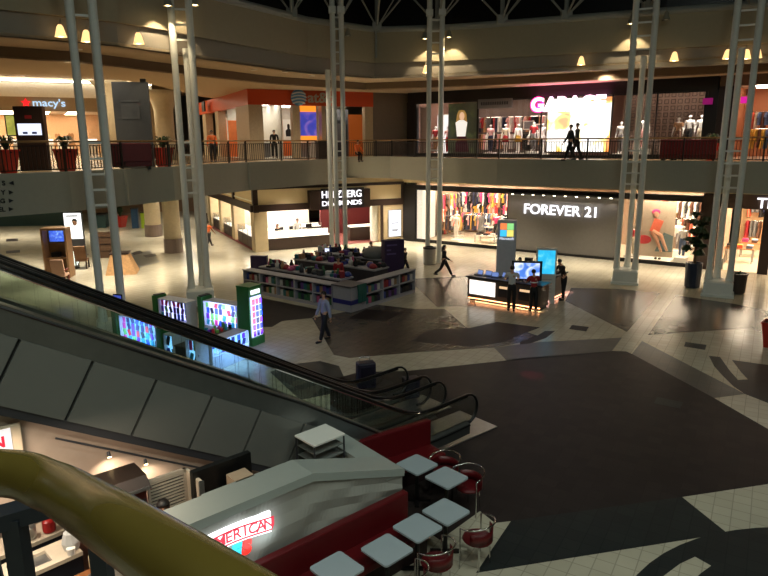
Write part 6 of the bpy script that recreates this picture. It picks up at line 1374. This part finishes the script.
# counters with sink
def kcounter(p0, L, dpt, label, sink=False):
    t = thing('kitchen_counter', label, 'counter', (p0[0], p0[1], 0), math.radians(46))
    MB().b6(0, L, 0, dpt, 0, .85).build('cabinet', M('kitchen_navy', (34, 36, 42), .5), t)
    b = MB(); TOPM = M('counter_cream_top', (206, 190, 168), .4)
    if sink: b.b6(0, .35, -.03, dpt, .85, .91).b6(.85, L, -.03, dpt, .85, .91).b6(.35, .85, -.03, .08, .85, .91).b6(.35, .85, dpt - .1, dpt, .85, .91)
    else: b.b6(0, L, -.03, dpt, .85, .91)
    b.build('worktop', TOPM, t)
    if sink:
        MB().b6(.35, .85, .08, dpt - .1, .852, .858).b6(.35, .37, .08, dpt - .1, .86, .9).b6(.59, .61, .08, dpt - .1, .86, .9).build('sink_bowl', STEEL, t)
        MB().tube([(.6, dpt - .05, .91), (.6, dpt - .05, 1.13), (.6, dpt - .12, 1.18), (.6, dpt - .2, 1.12)], .014, 7).build('tap', CHROME, t)
    return t
kcounter((-5.2, 7.27), 1.22, .49, 'cream topped kitchen counter with a steel sink', True)
kcounter((-5.75, 7.75), 1.4, .45, 'cream topped kitchen counter behind the sink counter')
kcounter((-6.2, 7.1), .9, .5, 'steel lined cream counter at the lower left corner', True)
for i, (x, y, m, lb, nm) in enumerate(((-4.25, 7.95, REDC, 'red tub on the kitchen counter', 'tub'), (-5.05, 8.62, M('red_plastic', (170, 30, 30), .4), 'red container on the rear kitchen counter', 'container'), (-5.25, 8.45, STEEL, 'steel canister on the rear kitchen counter', 'canister'))):
    if i: tag(MB().lathe([(.07, 0), (.09, .02), (.09, .18), (.06, .2)], n=14).build('kitchen_' + nm, m, None, (x, y, .913)), lb, nm)
b = thing('paper_bag', 'crumpled clear bag of cups on the sink counter', 'bag', (-4.52, 8.2, .912), .4); MB().lathe([(.1, 0), (.13, .12), (.09, .26), (.04, .3), (.05, .36)], n=9).build('bag', LGREY, b); MB().lathe([(.05, .0), (.06, .1)], (.0, -.15, 0), 10).build('cup', WHITE, b)
t = thing('prep_table', 'brown wooden prep table at the bottom of the kitchen', 'table', (-4.25, 7.3, 0), math.radians(46)); MB().b6(-.5, .5, -.3, .3, .78, .82).build('table_top', M('prep_wood', (150, 92, 48), .5), t)
for x in (-.42, .42):
    for y in (-.24, .24): MB().b6(x - .03, x + .03, y - .03, y + .03, 0, .78).build('leg', DKBR, t)
t = thing('mixer', 'cream mixing machine beside the prep table', 'mixer', (-3.72, 7.3, 0), math.radians(33)); MB().lathe([(.2, 0), (.2, .8), (.14, .85)], n=16).build('stand', DGREY, t); MB().lathe([(.1, .85), (.17, .95), (.18, 1.1), (.1, 1.12)], n=16).build('bowl', STEEL, t); MB().b6(-.08, .08, -.1, .25, 1.15, 1.35, .04).build('head', M('mixer_cream', (216, 196, 160), .4), t)
person('person', 'cafe worker with dark hair and a red shirt beside the slatted shutter', (-3.08, 8.02, .02), .3, 1.78, REDC, BLKC, skin=SKIN2, sleeve='short', **STAND)
# ================================================================ the stair landing rail in the foreground
LZ = 5.0
S(MB().b6(-3.0, 3.0, -4.5, 1.3, LZ - .25, LZ).build('floor_landing', PAINT))
OLIVE = M('yellow_brass_rail', (100, 86, 36), .24, metal=.3, var=.08, scale=14)
hr = thing('stair_handrail', 'fat yellow brass handrail bending down across the lower left corner', 'handrail', (0, 0, LZ))
pts = [(-330, 470, .86), (-120, 471, .80), (-30, 472, .775), (4, 473, .765), (26, 476, .75), (45, 484, .725), (62, 491, .695), (90, 508, .625), (125, 530, .545), (220, 592, .43), (330, 664, .36)]
P = [at(*q) - Vector((0, 0, LZ)) for q in pts]
def catmull(P, n=5):
    out = []
    for i in range(len(P) - 1):
        a, b, c, d = P[max(0, i - 1)], P[i], P[i + 1], P[min(len(P) - 1, i + 2)]
        for k in range(n):
            t = k / n; out.append(.5 * ((2 * b) + (c - a) * t + (2 * a - 5 * b + 4 * c - d) * t * t + (3 * b - a - 3 * c + d) * t ** 3))
    return out + [P[-1]]
MB().tube(catmull(P), .0303, 24).build('rail_tube', OLIVE, hr, smooth=True)
GB = M('guard_blue_black', (34, 40, 48), .45, metal=.3)
a, b = at(-120, 553, 1.0), at(80, 496, 1.12)
gl = thing('guard_frame', 'blue black steel guard frame under the yellow handrail', 'guard rail', (0, 0, LZ))
d = (b - a); MB().tube([a - Vector((0, 0, LZ)), b - Vector((0, 0, LZ))], .02, 4, sect=[(-1.2, -.8), (1.2, -.8), (1.2, .8), (-1.2, .8)]).build('top_bar', GB, gl)
for u, Y in ((17, 1.06), (99, 1.13)):
    f = (Y - a.y) / d.y if u > 50 else None
    q = at(u, 540, 1.07 if u < 50 else 1.13); MB().b6(q.x - .016, q.x + .016, q.y - .016, q.y + .016, 0, (a.z + (b.z - a.z) * min(1, max(0, (q.x - a.x) / d.x))) - LZ).build('post', GB, gl)
q = P[2]; MB().cyl(q + Vector((0, 0, -.02)), Vector((q.x, q.y + .1, 0)), .012, n=8).build('rail_bracket', GB, hr)
# ================================================================ small pieces belong to the part they sit on
PAIR = {'display': ('bezel', 'screen_bezel', 'lid', 'pylon', 'body'), 'lit_face': ('frame', 'board'), 'printed_face': ('board', 'lit_face'), 'printed_hair': ('printed_face',), 'printed_dress': ('board',), 'printed_legs': ('board',), 'printed_top': ('board',), 'printed_skirt': ('board',), 'printed_figure': ('board',),
        'printed_cushion': ('board',), 'printed_armchair': ('board',), 'soil': ('pot',), 'dial': ('control_panel',), 'oven_window': ('body',), 'bulb': ('lamp_shade',), 'diffuser': ('trim_ring', 'frame'), 'case_edge': ('glass_case',), 'lit_tray': ('cabinet',), 'front_panel': ('cabinet', 'front_body', 'body'), 'handrail_track': ('handrail',), 'wheel': ('body',),
        'screen_icons': ('display',), 'logo_square': ('pylon',), 'print_line': ('slab', 'lit_face', 'pylon'), 'eye': ('body',), 'mouth': ('body',), 'hair': ('body',), 'shirt_stripe': ('shirt',), 'globe_band': ('globe',), 'lit_header': ('tower_body',), 'lit_front': ('tower_body',), 'deck_trim': ('deck',), 'tap': ('worktop',), 'sink_bowl': ('worktop',), 'foot_strip': ('plinth',), 'lit_label': ('front_body',), 'lit_panel': ('front_body',), 'print_mark': ('board',), 'picture': ('frame',), 'print': ('frame',), 'banner_outline': ('white_field',), 'blue_stripe': ('cabinet',)}
base_name = lambda o: o.name.split('.')[0]
for root in [o for o in COL.objects if o.parent is None and 'category' in o]:
    kids = list(root.children); seen = {}
    for c in kids:
        for want in PAIR.get(base_name(c), ()):
            m = [k for k in kids if base_name(k) == want and k is not c]
            if m:
                i = seen.get(base_name(c), 0); seen[base_name(c)] = i + 1
                p = m[i % len(m)]
                if p.parent is root and base_name(p) not in PAIR: c.parent = p
                break
bpy.context.view_layer.update()
